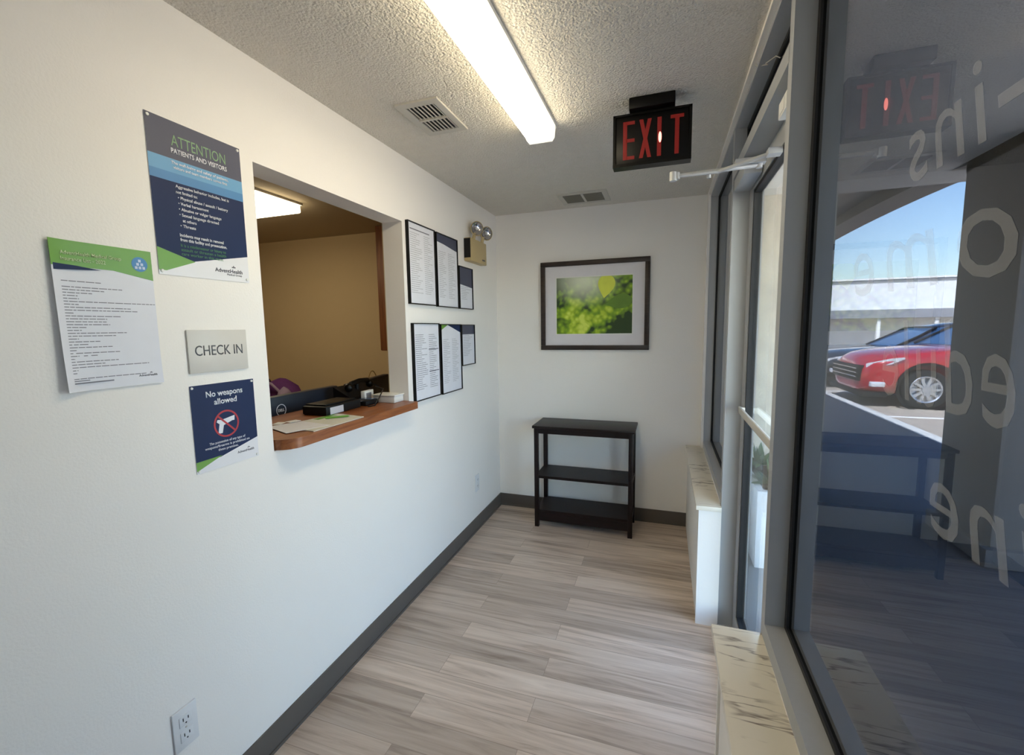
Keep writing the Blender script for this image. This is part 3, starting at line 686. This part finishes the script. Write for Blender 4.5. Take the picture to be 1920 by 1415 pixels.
# ------------------------------------------------------------ picture on the far wall
t = thing('framed_picture', (.80, D, 1.35), 'framed green leaf photograph with white mount on the far wall', 'picture')
px0, px1, pz0, pz1 = .384, 1.219, 1.351, 2.04; f = .036; yb = D-.001
B(px0, px1, D-.03, yb, pz0, pz0+f, bev=.003).box(px0, px1, D-.03, yb, pz1-f, pz1, bev=.003).box(px0, px0+f, D-.03, yb, pz0+f, pz1-f, bev=.003).box(px1-f, px1, D-.03, yb, pz0+f, pz1-f, bev=.003).build('frame', m_frame, t)
ix0, ix1, iz0, iz1 = px0+.118, px1-.118, pz0+.118, pz1-.118
a = B(px0+f, px1-f, D-.012, yb, pz0+f, iz0).box(px0+f, px1-f, D-.012, yb, iz1, pz1-f).box(px0+f, ix0, D-.012, yb, iz0, iz1).box(ix1, px1-f, D-.012, yb, iz0, iz1)
a.build('mount', m_mat, t, smooth=0)
b_ = .008
B(ix0, ix1, D-.0125, D-.008, iz0, iz0+b_).box(ix0, ix1, D-.0125, D-.008, iz1-b_, iz1).box(ix0, ix0+b_, D-.0125, D-.008, iz0, iz1).box(ix1-b_, ix1, D-.0125, D-.008, iz0, iz1).build('mount_bevel', m_white, t, smooth=0)
ph = B(ix0+b_, ix1-b_, D-.009, D-.004, iz0+b_, iz1-b_).build('photograph', m_photo, t, smooth=0)
def leafpoly(cx, cz, L, Wd, ang, n=18):
    P_ = []
    for k in range(n+1):
        a = k/n; P_.append((a*L-L/2, Wd*math.sin(math.pi*a**.75)))
    for k in range(n-1, 0, -1):
        a = k/n; P_.append((a*L-L/2, -Wd*math.sin(math.pi*a**.75)))
    ca, sa = math.cos(ang), math.sin(ang); return [(cx+x*ca-z*sa, min(cz+x*sa+z*ca, iz1-b_)) for x, z in P_]
pw, phh = ix1-ix0, iz1-iz0
MB().prism(leafpoly(ix0+pw*.66, iz0+phh*.82, .19, .065, R(-100)), 1, D-.0098, D-.009).build('printed_leaf', m_leafp, ph, smooth=0)
MB().prism([(min(a, ix1-b_), b) for a, b in leafpoly(ix0+pw*.82, iz0+phh*.55, .21, .055, R(190))], 1, D-.0096, D-.009).build('printed_leaf', m_leafd, ph, smooth=0)

# ------------------------------------------------------------ console table
t = thing('console_table', (.77, 3.35, 0), 'dark espresso wooden console table with two lower shelves by the far wall', 'table')
tx0, tx1, ty0, ty1 = .405, 1.135, 3.19, 3.50
tm = MB()
B(tx0-.012, tx1+.012, ty0-.012, ty1+.008, .775, .795, bev=.003).build('tabletop', m_esp, t)
for (a, b) in ((tx0, ty0), (tx1-.032, ty0), (tx0, ty1-.032), (tx1-.032, ty1-.032)):
    B(a, a+.032, b, b+.032, 0, .775, bev=.002).build('leg', m_esp, t)
B(tx0+.032, tx1-.032, ty0+.004, ty0+.02, .735, .775).build('apron', m_esp, t)
B(tx0+.032, tx1-.032, ty1-.02, ty1-.004, .735, .775).build('apron', m_esp, t)
B(tx0+.006, tx0+.022, ty0+.032, ty1-.032, .735, .775).build('apron', m_esp, t)
B(tx1-.022, tx1-.006, ty0+.032, ty1-.032, .735, .775).build('apron', m_esp, t)
B(tx0+.004, tx1-.004, ty0+.01, ty1-.01, .385, .405).build('shelf', m_esp, t)
sh = B(tx0+.004, tx1-.004, ty0+.01, ty1-.01, .115, .135).build('shelf', m_esp, t)
B(tx0+.032, tx1-.032, ty0+.006, ty0+.020, .05, .115).build('apron', m_esp, t)

# ------------------------------------------------------------ hatch counter and what stands on it
CZ = 1.14
q = MB(); rc = .075
P_ = [(-.38, OY0+.001), (0, OY0+.001)]
for k in range(9):
    a = R(-90+k*90/8); P_.append((.060-rc+rc*math.cos(a), OY0+.004+rc+rc*math.sin(a)))
P_ += [(.060, OY1-.01), (.0005, OY1-.01), (.0005, OY1-.001), (-.38, OY1-.001)]
q.prism(P_, 2, 1.102, CZ)
co = q.build('countertop', m_oak, None, smooth=40)
recentre(tag(co, 'reddish wooden hatch countertop with rounded front corner', 'counter'))

def rotbox(cx, cy_, ang, x0, x1, y0, y1, z0, z1, bev=0., mb=None):
    m = mb or MB(); m.X = Matrix.Translation((cx, cy_, 0)) @ Matrix.Rotation(ang, 4, 'Z'); m.box(x0, x1, y0, y1, z0, z1, bev=bev); return m
# desk behind
t = thing('desk', (-.72, 1.8, 0), 'dark office desk below the hatch carrying the two monitors', 'desk')
B(-1.02, -.40, 1.0, 2.75, .72, .75, bev=.003).build('desktop', m_esp, t)
for a, b in ((-1.0, 1.02), (-.46, 1.02), (-1.0, 2.69), (-.46, 2.69)): B(a, a+.04, b, b+.04, 0, .72).build('leg', m_blackg, t)
def monitor(cx, cyy, ang, lab, with_logo):
    mt = Matrix.Rotation(ang, 4, 'Z')
    t = thing('monitor', (cx, cyy, .75), lab, 'monitor', 'office monitors', mt)
    X = WM[t.name]
    def mm():
        m = MB(); m.X = X; return m
    # local: screen back faces +x
    mm().box(-.025, .022, -.29, .29, .13, .47, bev=.008).build('back_shell', mat('monitor_shell', (30, 36, 48), .4), t)
    mm().box(-.028, -.025, -.28, .28, .14, .46).build('screen', m_carglass, t)
    mm().box(-.02, .04, -.04, .04, .02, .3, bev=.005).build('stand', m_black, t)
    mm().box(-.12, .10, -.13, .13, 0.0, .016, bev=.004).build('base', m_black, t)
    if with_logo:
        m = mm(); m.X = X @ Matrix.Translation((.022, -.118, .40)) @ Matrix(((0, 0, 1), (1, 0, 0), (0, 1, 0))).to_4x4()
        m.ring((0, 0, 0), .026, .0035, .0012); m.text('DELL', w=.038, h=.013, at=(0, -.0065), z=.0002, t=.001, align='CENTER', bold=.02)
        m.build('logo', m_inkw, t, smooth=0)
monitor(-.452, 1.782, R(0), 'dark monitor with round white logo on its back, left behind the counter', True)
monitor(-.482, 2.42, R(12), 'plain dark monitor behind the counter, right of the one with the logo', False)

# card reader / black phone device group
t = thing('label_printer', (-.2, 1.72, CZ), 'low black desktop printer with white label on the counter', 'printer')
B(-.27, -.13, 1.63, 1.88, CZ+.0005, CZ+.043, bev=.008).build('housing', m_black, t)
B(-.265, -.15, 1.65, 1.86, CZ+.043, CZ+.050, bev=.002).build('lid', m_blackg, t)
B(-.1298, -.1288, 1.655, 1.745, CZ+.004, CZ+.036).build('label_sticker', mat('sticker', (196, 196, 204), .6), t)
t = thing('payment_terminal', (-.2, 2.02, CZ), 'low black card terminal on the counter beside the printer', 'card terminal')
rotbox(-.17, 1.95, 0, -.05, .05, -.045, .065, CZ+.0005, CZ+.026, bev=.006).build('body', m_black, t)
rotbox(-.17, 1.95, 0, -.035, .035, .015, .055, CZ+.026, CZ+.028).build('screen', m_carglass, t)
m_ = MB(); m_.X = Matrix.Translation((-.17, 1.93, 0))
for i in range(3):
    for j in range(4): m_.box(-.03+i*.022, -.014+i*.022, -.07+j*.014, -.061+j*.014, CZ+.026, CZ+.0285)
m_.build('keypad', m_inkd, t)
t = thing('telephone', (-.31, 2.05, CZ), 'black desk telephone with raised handset at the back of the counter', 'telephone')
MB().prism([(-.37, CZ+.0005), (-.26, CZ+.0005), (-.26, CZ+.03), (-.37, CZ+.085)], 1, 1.96, 2.12).build('base', m_black, t)
MB().tube([(-.30, 2.00, CZ+.075), (-.30, 2.02, CZ+.098), (-.30, 2.09, CZ+.108), (-.30, 2.16, CZ+.105), (-.30, 2.185, CZ+.085)], .014).sph((-.30, 2.0, CZ+.08), .024).sph((-.30, 2.185, CZ+.082), .024).build('handset', m_blackg, t)
MB().cyl((-.325, 2.10, CZ+.05), (-.325, 2.10, CZ+.1), .012).build('cradle', m_black, t)
q = MB().tube([(-.27, 2.17, CZ+.08), (-.24, 2.2, CZ+.06), (-.20, 2.105, CZ+.075), (-.12, 2.06, CZ+.07), (-.09, 1.98, CZ+.04), (-.085, 1.93, CZ+.0035), (-.09, 1.90, CZ+.0035), (-.10, 1.89, CZ+.0035)], .003, 8).build('cable', m_black, None)
recentre(tag(q, 'thin black cable looping down from the telephone onto the counter', 'cable'))
t = thing('tissue_pack', (-.22, 2.05, CZ), 'white card packet with printed picture leaning below the telephone', 'packet')
rotbox(-.215, 2.045, .1, -.012, .012, -.045, .045, CZ+.0005, CZ+.062, bev=.002).build('box', m_white, t)
rotbox(-.215, 2.045, .1, .012, .0128, -.03, .02, CZ+.015, CZ+.05).build('printed_picture', m_ink, t)
t = thing('storage_tray', (-.13, 2.03, CZ), 'white lidded plastic box at the right end of the counter', 'box')
B(-.16, -.03, 2.025, 2.112, CZ+.0005, CZ+.036, bev=.003).build('body', m_white, t)
B(-.166, -.024, 2.02, 2.117, CZ+.036, CZ+.044, bev=.003).build('lid', m_white, t)
t = thing('paper_bag', (-.45, 2.6, .75), 'black paper carrier bag with twine handle behind the counter', 'bag')

# paper bag, stands on a box stack in the office

B(-.72, -.62, 2.56, 2.73, .7505, 1.145).build('body', m_black, t)
hp = [(-.62, 2.60+.05*(1-math.cos(a))/1.0, 1.145+.10*math.sin(a)) for a in [math.pi*k/14 for k in range(15)]]
MB().tube(hp, .003, 8).build('handle', m_twine, t)

# papers
t = thing('papers', (-.05, 1.5, CZ), 'pale paper sheets lying on the counter by the hatch edge', 'papers')
MB().prism([(-.17, 1.40), (.045, 1.36), (.05, 1.66), (-.12, 1.69)], 2, CZ+.0005, CZ+.0035).build('sheet', mat('cream_paper', (206, 204, 190), .7), t, smooth=0)
MB().prism([(-.20, 1.37), (-.03, 1.30), (.03, 1.47), (-.15, 1.50)], 2, CZ+.0036, CZ+.0046).build('sheet', m_papw, t, smooth=0)
MB().prism([(-.13, 1.55), (-.10, 1.545), (-.095, 1.66), (-.125, 1.665)], 2, CZ+.0036, CZ+.0042).build('green_tab', m_green, t, smooth=0)
t = MB().cyl((-.079, 1.565, CZ+.0085), (-.015, 1.63, CZ+.0085), .0042, n=12).cyl((-.015, 1.63, CZ+.0085), (-.008, 1.637, CZ+.0085), .0042, .001, n=12).build('pen', m_green)
recentre(tag(t, 'green pen lying on the papers', 'pen'))
for k, (x, y, a, lab) in enumerate(((-.20, 1.43, .3, 'small white card on the papers, nearest the left jamb'), (-.17, 1.475, -.2, 'small white card on the papers, right of another card'))):
    t = rotbox(x, y, a, -.018, .018, -.025, .025, CZ+.0055+.002*k, CZ+.0068+.002*k).build('card', m_white, None)
    recentre(tag(t, lab, 'card', 'cards on the papers'))
t = thing('brochure_stand', (-.02, 1.24, CZ), 'small white leaflet holder tucked against the left jamb on the counter', 'leaflet holder')
MB().prism([(-.07, CZ+.0005), (-.02, CZ+.0005), (-.035, CZ+.05), (-.07, CZ+.06)], 1, 1.214, 1.226).build('holder', m_white, t)
# purple bag far in the office on a chair
t = thing('chair', (-2.0, 3.2, 0), 'dark office chair by the tan wall carrying the purple bag', 'chair')
B(-2.40, -1.78, 3.05, 3.55, .36, .42, bev=.02).build('seat', m_black, t)
for a, b in ((-2.38, 3.07), (-1.84, 3.07), (-2.38, 3.49), (-1.84, 3.49)): B(a, a+.04, b, b+.04, 0, .36).build('leg', m_blackg, t)
B(-2.40, -1.78, 3.50, 3.56, .42, .80, bev=.015).build('backrest', m_black, t)
t = thing('bag', (-2.1, 3.25, .5), 'purple and lilac patterned cloth bag slumped in the office', 'bag')
def blob(c, s, seed, amp=.12):
    q = MB(); rnd = random.Random(seed); bmesh.ops.create_icosphere(q.bm, subdivisions=3, radius=1)
    from mathutils import noise
    for v in q.bm.verts:
        k = 1+amp*noise.noise(v.co*2.2+Vector((seed, 0, 0))); v.co = Vector((c[0]+v.co.x*s[0]*k, c[1]+v.co.y*s[1]*k, c[2]+v.co.z*s[2]*k))
    return q
blob((-2.08, 3.24, .80), (.26, .13, .295), 3).build('body', m_purple, t, smooth=60)
blob((-2.26, 3.20, .82), (.14, .15, .29), 5).build('side_pocket', m_purpled, t, smooth=60)
blob((-2.15, 3.11, .98), (.06, .05, .11), 8).build('patch', m_greycl, t, smooth=60)
blob((-1.92, 3.13, .90), (.08, .06, .13), 9).build('patch', m_greycl, t, smooth=60)
MB().tube([(-2.18, 3.12, 1.05), (-2.12, 3.10, 1.08), (-2.04, 3.10, 1.06), (-1.96, 3.12, .98)], .012).build('strap', m_greycl, t)
# wall cabinet
t = thing('wall_cabinet', (-.6, 3.55, 1.345), 'stained wooden upper cabinet in the office behind the hatch jamb', 'cabinet')
B(-1.095, -.135, 3.45, 3.659, 1.345, 2.438).build('carcass', m_oakv, t)
for a, b in ((-1.09, -.62), (-.615, -.14)):
    d_ = B(a, b, 3.43, 3.449, 1.35, 2.433, bev=.003).build('door', m_oakv, t); MB().cyl((b-.04 if a < -1 else a+.04, 3.43, 1.42), (b-.04 if a < -1 else a+.04, 3.41, 1.42), .01).build('knob', m_chrome, d_)

# ------------------------------------------------------------ lettering on the near pane (reads from outside)
LM = Matrix(((0, 0, -1), (1, 0, 0), (0, 1, 0))).to_4x4()
t = thing('window_lettering', (GX-.0005, .4, 1.2), 'frosted Walk-ins welcome lettering on the tinted window, reversed from inside', 'lettering')
for body, ye, z, h, wd in (('Walk-ins', .857, 1.732, .108, .58), ('welcome', 1.035, 1.578, .118, .92), ('schedule', .888, 1.415, .118, .49), ('or', .36, 1.415, .075, .10), ('online', .724, 1.256, .10, .40)):
    m = MB(); m.X = Matrix.Translation((GX-.0003, 0, 0)) @ LM
    m.text(body, h=h, w=wd, at=(ye, z), z=0, t=.0002, align='RIGHT', shear=.25, bold=0., space=1.25 if body == 'welcome' else 1.08)
    m.build('word', m_vinyl, t, smooth=0)

# ------------------------------------------------------------ outside
OG = 0.0
struct('trim_4', B(-4.2, 3.58, -3.9, 4.62, 2.62, 2.95), m_bwhite)                    # roof slab
struct('wall_outside', B(1.60, 1.76, YB-.6, 4.6, 2.46, 2.62).box(1.60, 1.76, D, 4.62, 0, 2.46).box(1.60, 1.76, YB-.6, YB-.02, 0, 2.46), m_stucco)
t = B(1.76, 4.66, -8, 16, -.12, -.002).build('sidewalk', m_conc); tag(t, kind='structure')
t = B(4.66, 4.84, -8, 16, -.2, .004, bev=.01).build('curb', m_curb); tag(t, kind='structure')
t = B(4.84, 60, -30, 70, -.2, -.1).build('parking_lot', m_lot); tag(t, kind='structure')
t = B(-60, 4.62, 16, 70, -.2, -.1).build('parking_lot', m_lot); tag(t, kind='structure')
struct('wall_stub', B(1.76, 2.48, 4.45, 4.62, 0, 2.8), m_stucco)                      # stucco return seen through the door
# arcade : beam and columns
cp = MB().box(3.28, 3.58, 3.47, 4.07, 0, 2.8, bev=.01).box(3.24, 3.62, 3.43, 4.11, 0, .12, bev=.01)
struct('column', cp, m_concd)
cp = MB().box(3.28, 3.58, 9.2, 9.6, 0, 2.8, bev=.01).box(3.24, 3.62, 9.16, 9.64, 0, .12, bev=.01)
struct('column', cp, m_concd)
q = MB(); P_ = [(4.0, 2.95), (4.0, 2.60)]
for k in range(13):
    a = k/12; P_.append((4.07+a*5.13, 2.60+.10*math.sin(math.pi*a)**.6))
P_ += [(9.25, 2.95)]
q.prism(P_, 0, 3.28, 3.58); q.box(3.28, 3.579, -3.9, 4.07, 2.55, 2.619)
struct('beam', q, m_concd)
struct('trim_5', B(1.76, 3.28, 4.62, 9.6, 2.80, 2.95), m_concd)

# planter and plants outside the door
t = thing('planter_box', (2.02, 3.42, 0), 'white masonry planter box outside the glass door', 'planter')
B(1.895, 2.15, 3.02, 3.06, 0, .50, bev=.004).box(1.895, 2.15, 3.78, 3.82, 0, .50).box(1.895, 1.935, 3.06, 3.78, 0, .50).box(2.11, 2.15, 3.06, 3.78, 0, .50).build('box', m_soil, t)
B(1.935, 2.11, 3.06, 3.78, .40, .45).build('soil', mat('soil', (58, 46, 38), .95), t)
def plant(name, c, n, L, seed, lab, m=m_leafm):
    rnd = random.Random(seed); t = thing(name, c, lab, 'plant', 'plants in the planter outside')
    q = MB(); c = Vector(c)
    for k in range(n):
        a = rnd.uniform(0, 6.283); el = rnd.uniform(.3, 1.35); l_ = L*rnd.uniform(.6, 1); wd = .018*rnd.uniform(.8, 1.6)
        pv = None; side = Vector((-math.sin(a), math.cos(a), 0))
        for j in range(7):
            u = j/6; p = c+Vector((math.cos(a)*math.cos(el)*l_*u, math.sin(a)*math.cos(el)*l_*u, .0+math.sin(el)*l_*u-.35*l_*u*u*(1.4-el)))
            p.z = max(p.z, .51); p.x = min(max(p.x, 1.80), 2.16); ww = wd*math.sin(math.pi*min(.98, .12+u*.88)); th = Vector((0, 0, .0012))
            cur = [q.bm.verts.new(p+side*ww), q.bm.verts.new(p-side*ww), q.bm.verts.new(p+th*2.5)]
            if pv:
                for i1, i2 in ((0, 1), (1, 2), (2, 0)): q.bm.faces.new((pv[i1], pv[i2], cur[i2], cur[i1]))
            pv = cur
    q.build('foliage', m, t, smooth=60)
    MB().cyl(c-Vector((0, 0, .01)), c+Vector((0, 0, .10)), .018, .008).build('stem', mat('stem', (92, 76, 54), .9), t)
plant('shrub', (2.02, 3.21, .461), 70, .21, 1, 'spiky green shrub in the planter nearest the door glass')
plant('shrub', (2.02, 3.66, .461), 70, .21, 2, 'spiky green shrub at the far end of the planter')

# far building
t = thing('building', (10, 24, -.1), 'long low white building with grey cornice across the parking lot', 'building')
B(-4, 13.6, 24.5, 34, -.1, 3.34).build('wall', m_bwhite, t)
B(-4.05, 13.65, 24.45, 34.2, 3.34, 3.42).build('cornice', m_bgrey, t)
B(-4.1, 13.7, 24.42, 34.2, 3.42, 3.50).build('roof', m_bwhite, t)
B(-4, 13.3, 23.3, 24.5, 1.72, 2.08).build('canopy', m_bgrey, t)
for k in range(8): B(-2+k*2, -1.88+k*2, 23.4, 23.52, -.1, 1.72).build('canopy_post', m_bwhite, t)
t = thing('tree', (16.4, 27, -.1), 'distant green tree beyond the right end of the white building', 'tree')
q = MB(); rnd = random.Random(4)
for k in range(14): q.sph((16.4+rnd.uniform(-1.4, 1.4), 27+rnd.uniform(-1, 1), 1.9+rnd.uniform(-.9, 1.0)), rnd.uniform(.5, .8), n=12)
q.build('crown', m_leafm, t, smooth=60); MB().cyl((16.4, 27, -.1), (16.4, 27, 1.8), .16, .1).build('trunk', mat('bark', (96, 80, 66), .9), t)

# ------------------------------------------------------------ cars
def wheel(root, c, rad, m_r=m_rim):
    c = Vector(c); sd = -1 if c.y < WM[root.name].translation.y else 1
    w_ = MB().lathe([(rad*.66, -.10), (rad*.9, -.115), (rad*.985, -.09), (rad, -.05), (rad, .05), (rad*.985, .09), (rad*.9, .115), (rad*.66, .10)], c, (0, sd, 0), 48).build('wheel', m_tyre, root, smooth=50)
    r = MB().lathe([(rad*.66, -.02), (rad*.69, .10), (rad*.66, .112), (rad*.60, .10), (rad*.58, .02), (0.001, .02)], c, (0, sd, 0), 48)
    for k in range(10):
        a = 2*math.pi*k/10; d0 = Vector((math.cos(a), 0, math.sin(a))); n_ = Vector((-math.sin(a), 0, math.cos(a)))
        y0_ = c+Vector((0, sd*.045, 0)); y1_ = c+Vector((0, sd*.095, 0))
        pts = [d0*rad*.12+n_*.028, d0*rad*.62+n_*.020, d0*rad*.62-n_*.020, d0*rad*.12-n_*.028]
        A_ = [r.bm.verts.new(y0_+p) for p in pts]; B_ = [r.bm.verts.new(y1_+p) for p in pts]
        r.bm.faces.new(A_); r.bm.faces.new(B_)
        for i in range(4): r.bm.faces.new((A_[i], A_[(i+1) % 4], B_[(i+1) % 4], B_[i]))
    r.cyl(c+Vector((0, sd*.04, 0)), c+Vector((0, sd*.105, 0)), rad*.17, n=20)
    r.build('rim', m_r, w_, smooth=40)
def car(x0, yc, zg, lab, paint, scale=1., h_scale=1., full=True):
    """nose at x0 pointing to -x, centre line yc"""
    t = thing('car', (x0+2.3, yc, zg), lab, 'car'); hw = .97*scale
    def P(x, y, z): return Vector((x0+x*scale, yc+y, zg+z*h_scale))
    # stations: x, bottom z, belt z, top z(centre), half width at belt, half width at bottom
    st = [(.0, .30, .62, .74, .60, .52), (.06, .24, .70, .90, .80, .72), (.20, .22, .84, .98, .90, .86), (.45, .22, .93, 1.04, .955, .92), (.95, .24, 1.00, 1.09, .97, .95),
          (1.35, .24, 1.04, 1.12, .97, .96), (1.9, .24, 1.07, 1.13, .97, .96), (3.0, .24, 1.09, 1.14, .97, .96), (4.0, .24, 1.11, 1.16, .96, .95), (4.6, .28, 1.12, 1.18, .90, .88), (4.85, .34, 1.08, 1.14, .82, .80)]
    q = MB(); rings = []
    for x, zb, zs, zt, wb, wl_ in st:
        k = hw/.97
        prof = [(0, zb), (wl_*.8, zb), (wl_, zb+.06), (wb+.012, (zb+zs)*.5), (wb+.004, zs-.10), (wb-.02, zs-.02), (wb-.09, zs+.02), (wb*.55, zt-.01), (0, zt)]
        full_ = [(y, z) for y, z in prof]+[(-y, z) for y, z in prof[-2:0:-1]]
        rings.append([q.bm.verts.new(P(x, y*k, z)) for y, z in full_])
    n = len(rings[0])
    for A_, B_ in zip(rings, rings[1:]):
        for i in range(n): q.bm.faces.new((A_[i], A_[(i+1) % n], B_[(i+1) % n], B_[i]))
    q.bm.faces.new(rings[0]); q.bm.faces.new(rings[-1])
    bo = q.build('body', paint, t, smooth=40)
    sub = bo.modifiers.new('s', 'SUBSURF'); sub.levels = 2; sub.render_levels = 2
    # wheel arches cut out
    rad = .37
    cut = MB(); org = WM[t.name].translation
    for wx in (.98, 3.85):
        for s in (-1, 1):
            c = P(wx, s*hw, 0)-org; c.z = rad+.03; cut.cyl((c.x, c.y-.26, c.z), (c.x, c.y+.26, c.z), rad+.075, n=48)
    co_ = cut.build('cutter', paint, None, smooth=0); co_.location = org
    bm_ = bo.modifiers.new('b', 'BOOLEAN'); bm_.operation = 'DIFFERENCE'; bm_.object = co_; bm_.solver = 'EXACT'
    bpy.context.view_layer.update()
    dg = bpy.context.evaluated_depsgraph_get(); me = bpy.data.meshes.new_from_object(bo.evaluated_get(dg)); bo.modifiers.clear(); bo.data = me
    for p in me.polygons: p.use_smooth = True
    me.set_sharp_from_angle(angle=R(35)); bpy.data.objects.remove(co_)
    # greenhouse
    gs = [(1.55, 1.11, 1.13, .80, .80), (2.35, 1.12, 1.60, .86, .66), (2.8, 1.12, 1.68, .87, .67), (3.6, 1.12, 1.69, .87, .67), (4.3, 1.14, 1.62, .84, .64), (4.75, 1.14, 1.20, .78, .74)]
    q = MB(); rings = []
    for x, zb, zt, wb, wt in gs:
        rings.append([q.bm.verts.new(P(x, y, z)) for y, z in ((-wb, zb), (-wb, zb+.01), (-wt, zt), (wt, zt), (wb, zb+.01), (wb, zb))])
    for A_, B_ in zip(rings, rings[1:]):
        for i in range(6): q.bm.faces.new((A_[i], A_[(i+1) % 6], B_[(i+1) % 6], B_[i]))
    q.bm.faces.new(rings[0]); q.bm.faces.new(rings[-1]); q.build('windows', m_carglass, t, smooth=20)
    # roof and pillars
    q = MB(); rr_ = []
    for x, zb, zt, wb, wt in gs[1:5]: rr_.append([q.bm.verts.new(P(x, y, z)) for y, z in ((-wt-.015, zt-.03), (-wt+.06, zt+.035), (0, zt+.055), (wt-.06, zt+.035), (wt+.015, zt-.03))])
    for A_, B_ in zip(rr_, rr_[1:]):
        for i in range(5): q.bm.faces.new((A_[i], A_[(i+1) % 5], B_[(i+1) % 5], B_[i]))
    q.bm.faces.new(rr_[0]); q.bm.faces.new(rr_[-1]); q.build('roof', paint, t, smooth=40)
    for s in (-1, 1):
        q = MB().tube([P(1.5, s*.82, 1.12), P(2.0, s*.765, 1.40), P(2.36, s*.69, 1.62)], .028)
        for xx in (2.75, 3.6): q.tube([P(xx, s*.885, 1.12), P(xx+.05, s*.70, 1.66)], .032)
        q.build('pillar', m_black, t)
        # lower cladding, arch trim
        q = MB().box(*sorted((P(1.42, 0, 0).x, P(3.42, 0, 0).x)), *sorted((P(0, s*(hw-.10), 0).y, P(0, s*(hw+.012), 0).y)), zg+.20, zg+.34, bev=.01); q.build('rocker_panel', m_black, t)
        for wx in (.98, 3.85):
            c = P(wx, s*(hw-.012), 0); c.z = zg+rad+.03; q = MB(); q.ring(c, rad+.055, .05, .03*s, axis=1, n=48); q.build('arch_trim', m_black, t)
        q = MB().box(P(1.95, 0, 0).x, P(2.15, 0, 0).x, *sorted((P(0, s*(hw+.02), 0).y, P(0, s*(hw+.20), 0).y)), P(0, 0, 1.10).z, P(0, 0, 1.25).z, bev=.03); q.build('mirror', paint, t)
        if s < 0:
            q = MB()
            for zz in (.80, .83): q.box(P(2.55, 0, 0).x, P(2.75, 0, 0).x, yc-hw-.03, yc-hw-.01, zg+zz+.1, zg+zz+.115)
            q.build('door_handle', m_chrome, t)
        for wx in (.98, 3.85): wheel(t, (x0+wx*scale, yc+s*(hw-.12), zg+rad), rad)
        # lights: slim wrap-round headlight, fog lamp
        q = MB(); v = []
        for x, y, z in ((.10, .74, .80), (.10, .74, .72), (.42, .955, .80), (.62, .975, .90), (.60, .965, .93), (.40, .93, .90)): v.append(P(x, s*(y+.012), z))
        A_ = [q.bm.verts.new(p+Vector((-.012, s*.012, 0))) for p in v]; B_ = [q.bm.verts.new(p+Vector((.03, -s*.06, 0))) for p in v]
        q.bm.faces.new(A_); q.bm.faces.new(B_)
        for i in range(6): q.bm.faces.new((A_[i], A_[(i+1) % 6], B_[(i+1) % 6], B_[i]))
        q.build('headlight', m_headl, t, smooth=40)
        q = MB().box(P(.13, 0, 0).x, P(.36, 0, 0).x, *sorted((P(0, s*.80, 0).y, P(0, s*.925, 0).y)), zg+.40, zg+.50, bev=.015); q.build('fog_light', m_headl, t)
    q = MB().box(P(-.02, 0, 0).x, P(.12, 0, 0).x, yc-.70, yc+.70, P(0, 0, .46).z, P(0, 0, .76).z, bev=.03)
    gr = q.build('grille', m_black, t)
    q = MB()
    for zz in (.53, .61, .69): q.box(P(-.03, 0, 0).x, P(-.015, 0, 0).x, yc-.64, yc+.64, P(0, 0, zz).z, P(0, 0, zz+.02).z)
    q.build('grille_bar', m_chrome, gr)
    MB().box(P(.0, 0, 0).x, P(.42, 0, 0).x, yc-.90, yc+.90, zg+.20, zg+.30, bev=.03).build('lower_bumper', m_black, t)
    return t
car(4.98, 10.24+.97, -.1, 'red sport utility car parked facing the covered walk outside', m_carred, 1., 1.05)
car(5.2, 10.24+3.9, -.1, 'dark car parked just beyond the red car', m_cardark, .97, .92)
# stall stripes
for k, y in enumerate((9.3, 12.55)):
    t = B(5.0, 10., y, y+.1, -.1, -.096).build('parking_stripe', m_bwhite); recentre(tag(t, ['white painted parking stripe in front of the red car side', 'white painted parking stripe between the red and dark cars'][k], 'road marking', 'parking stripes'))
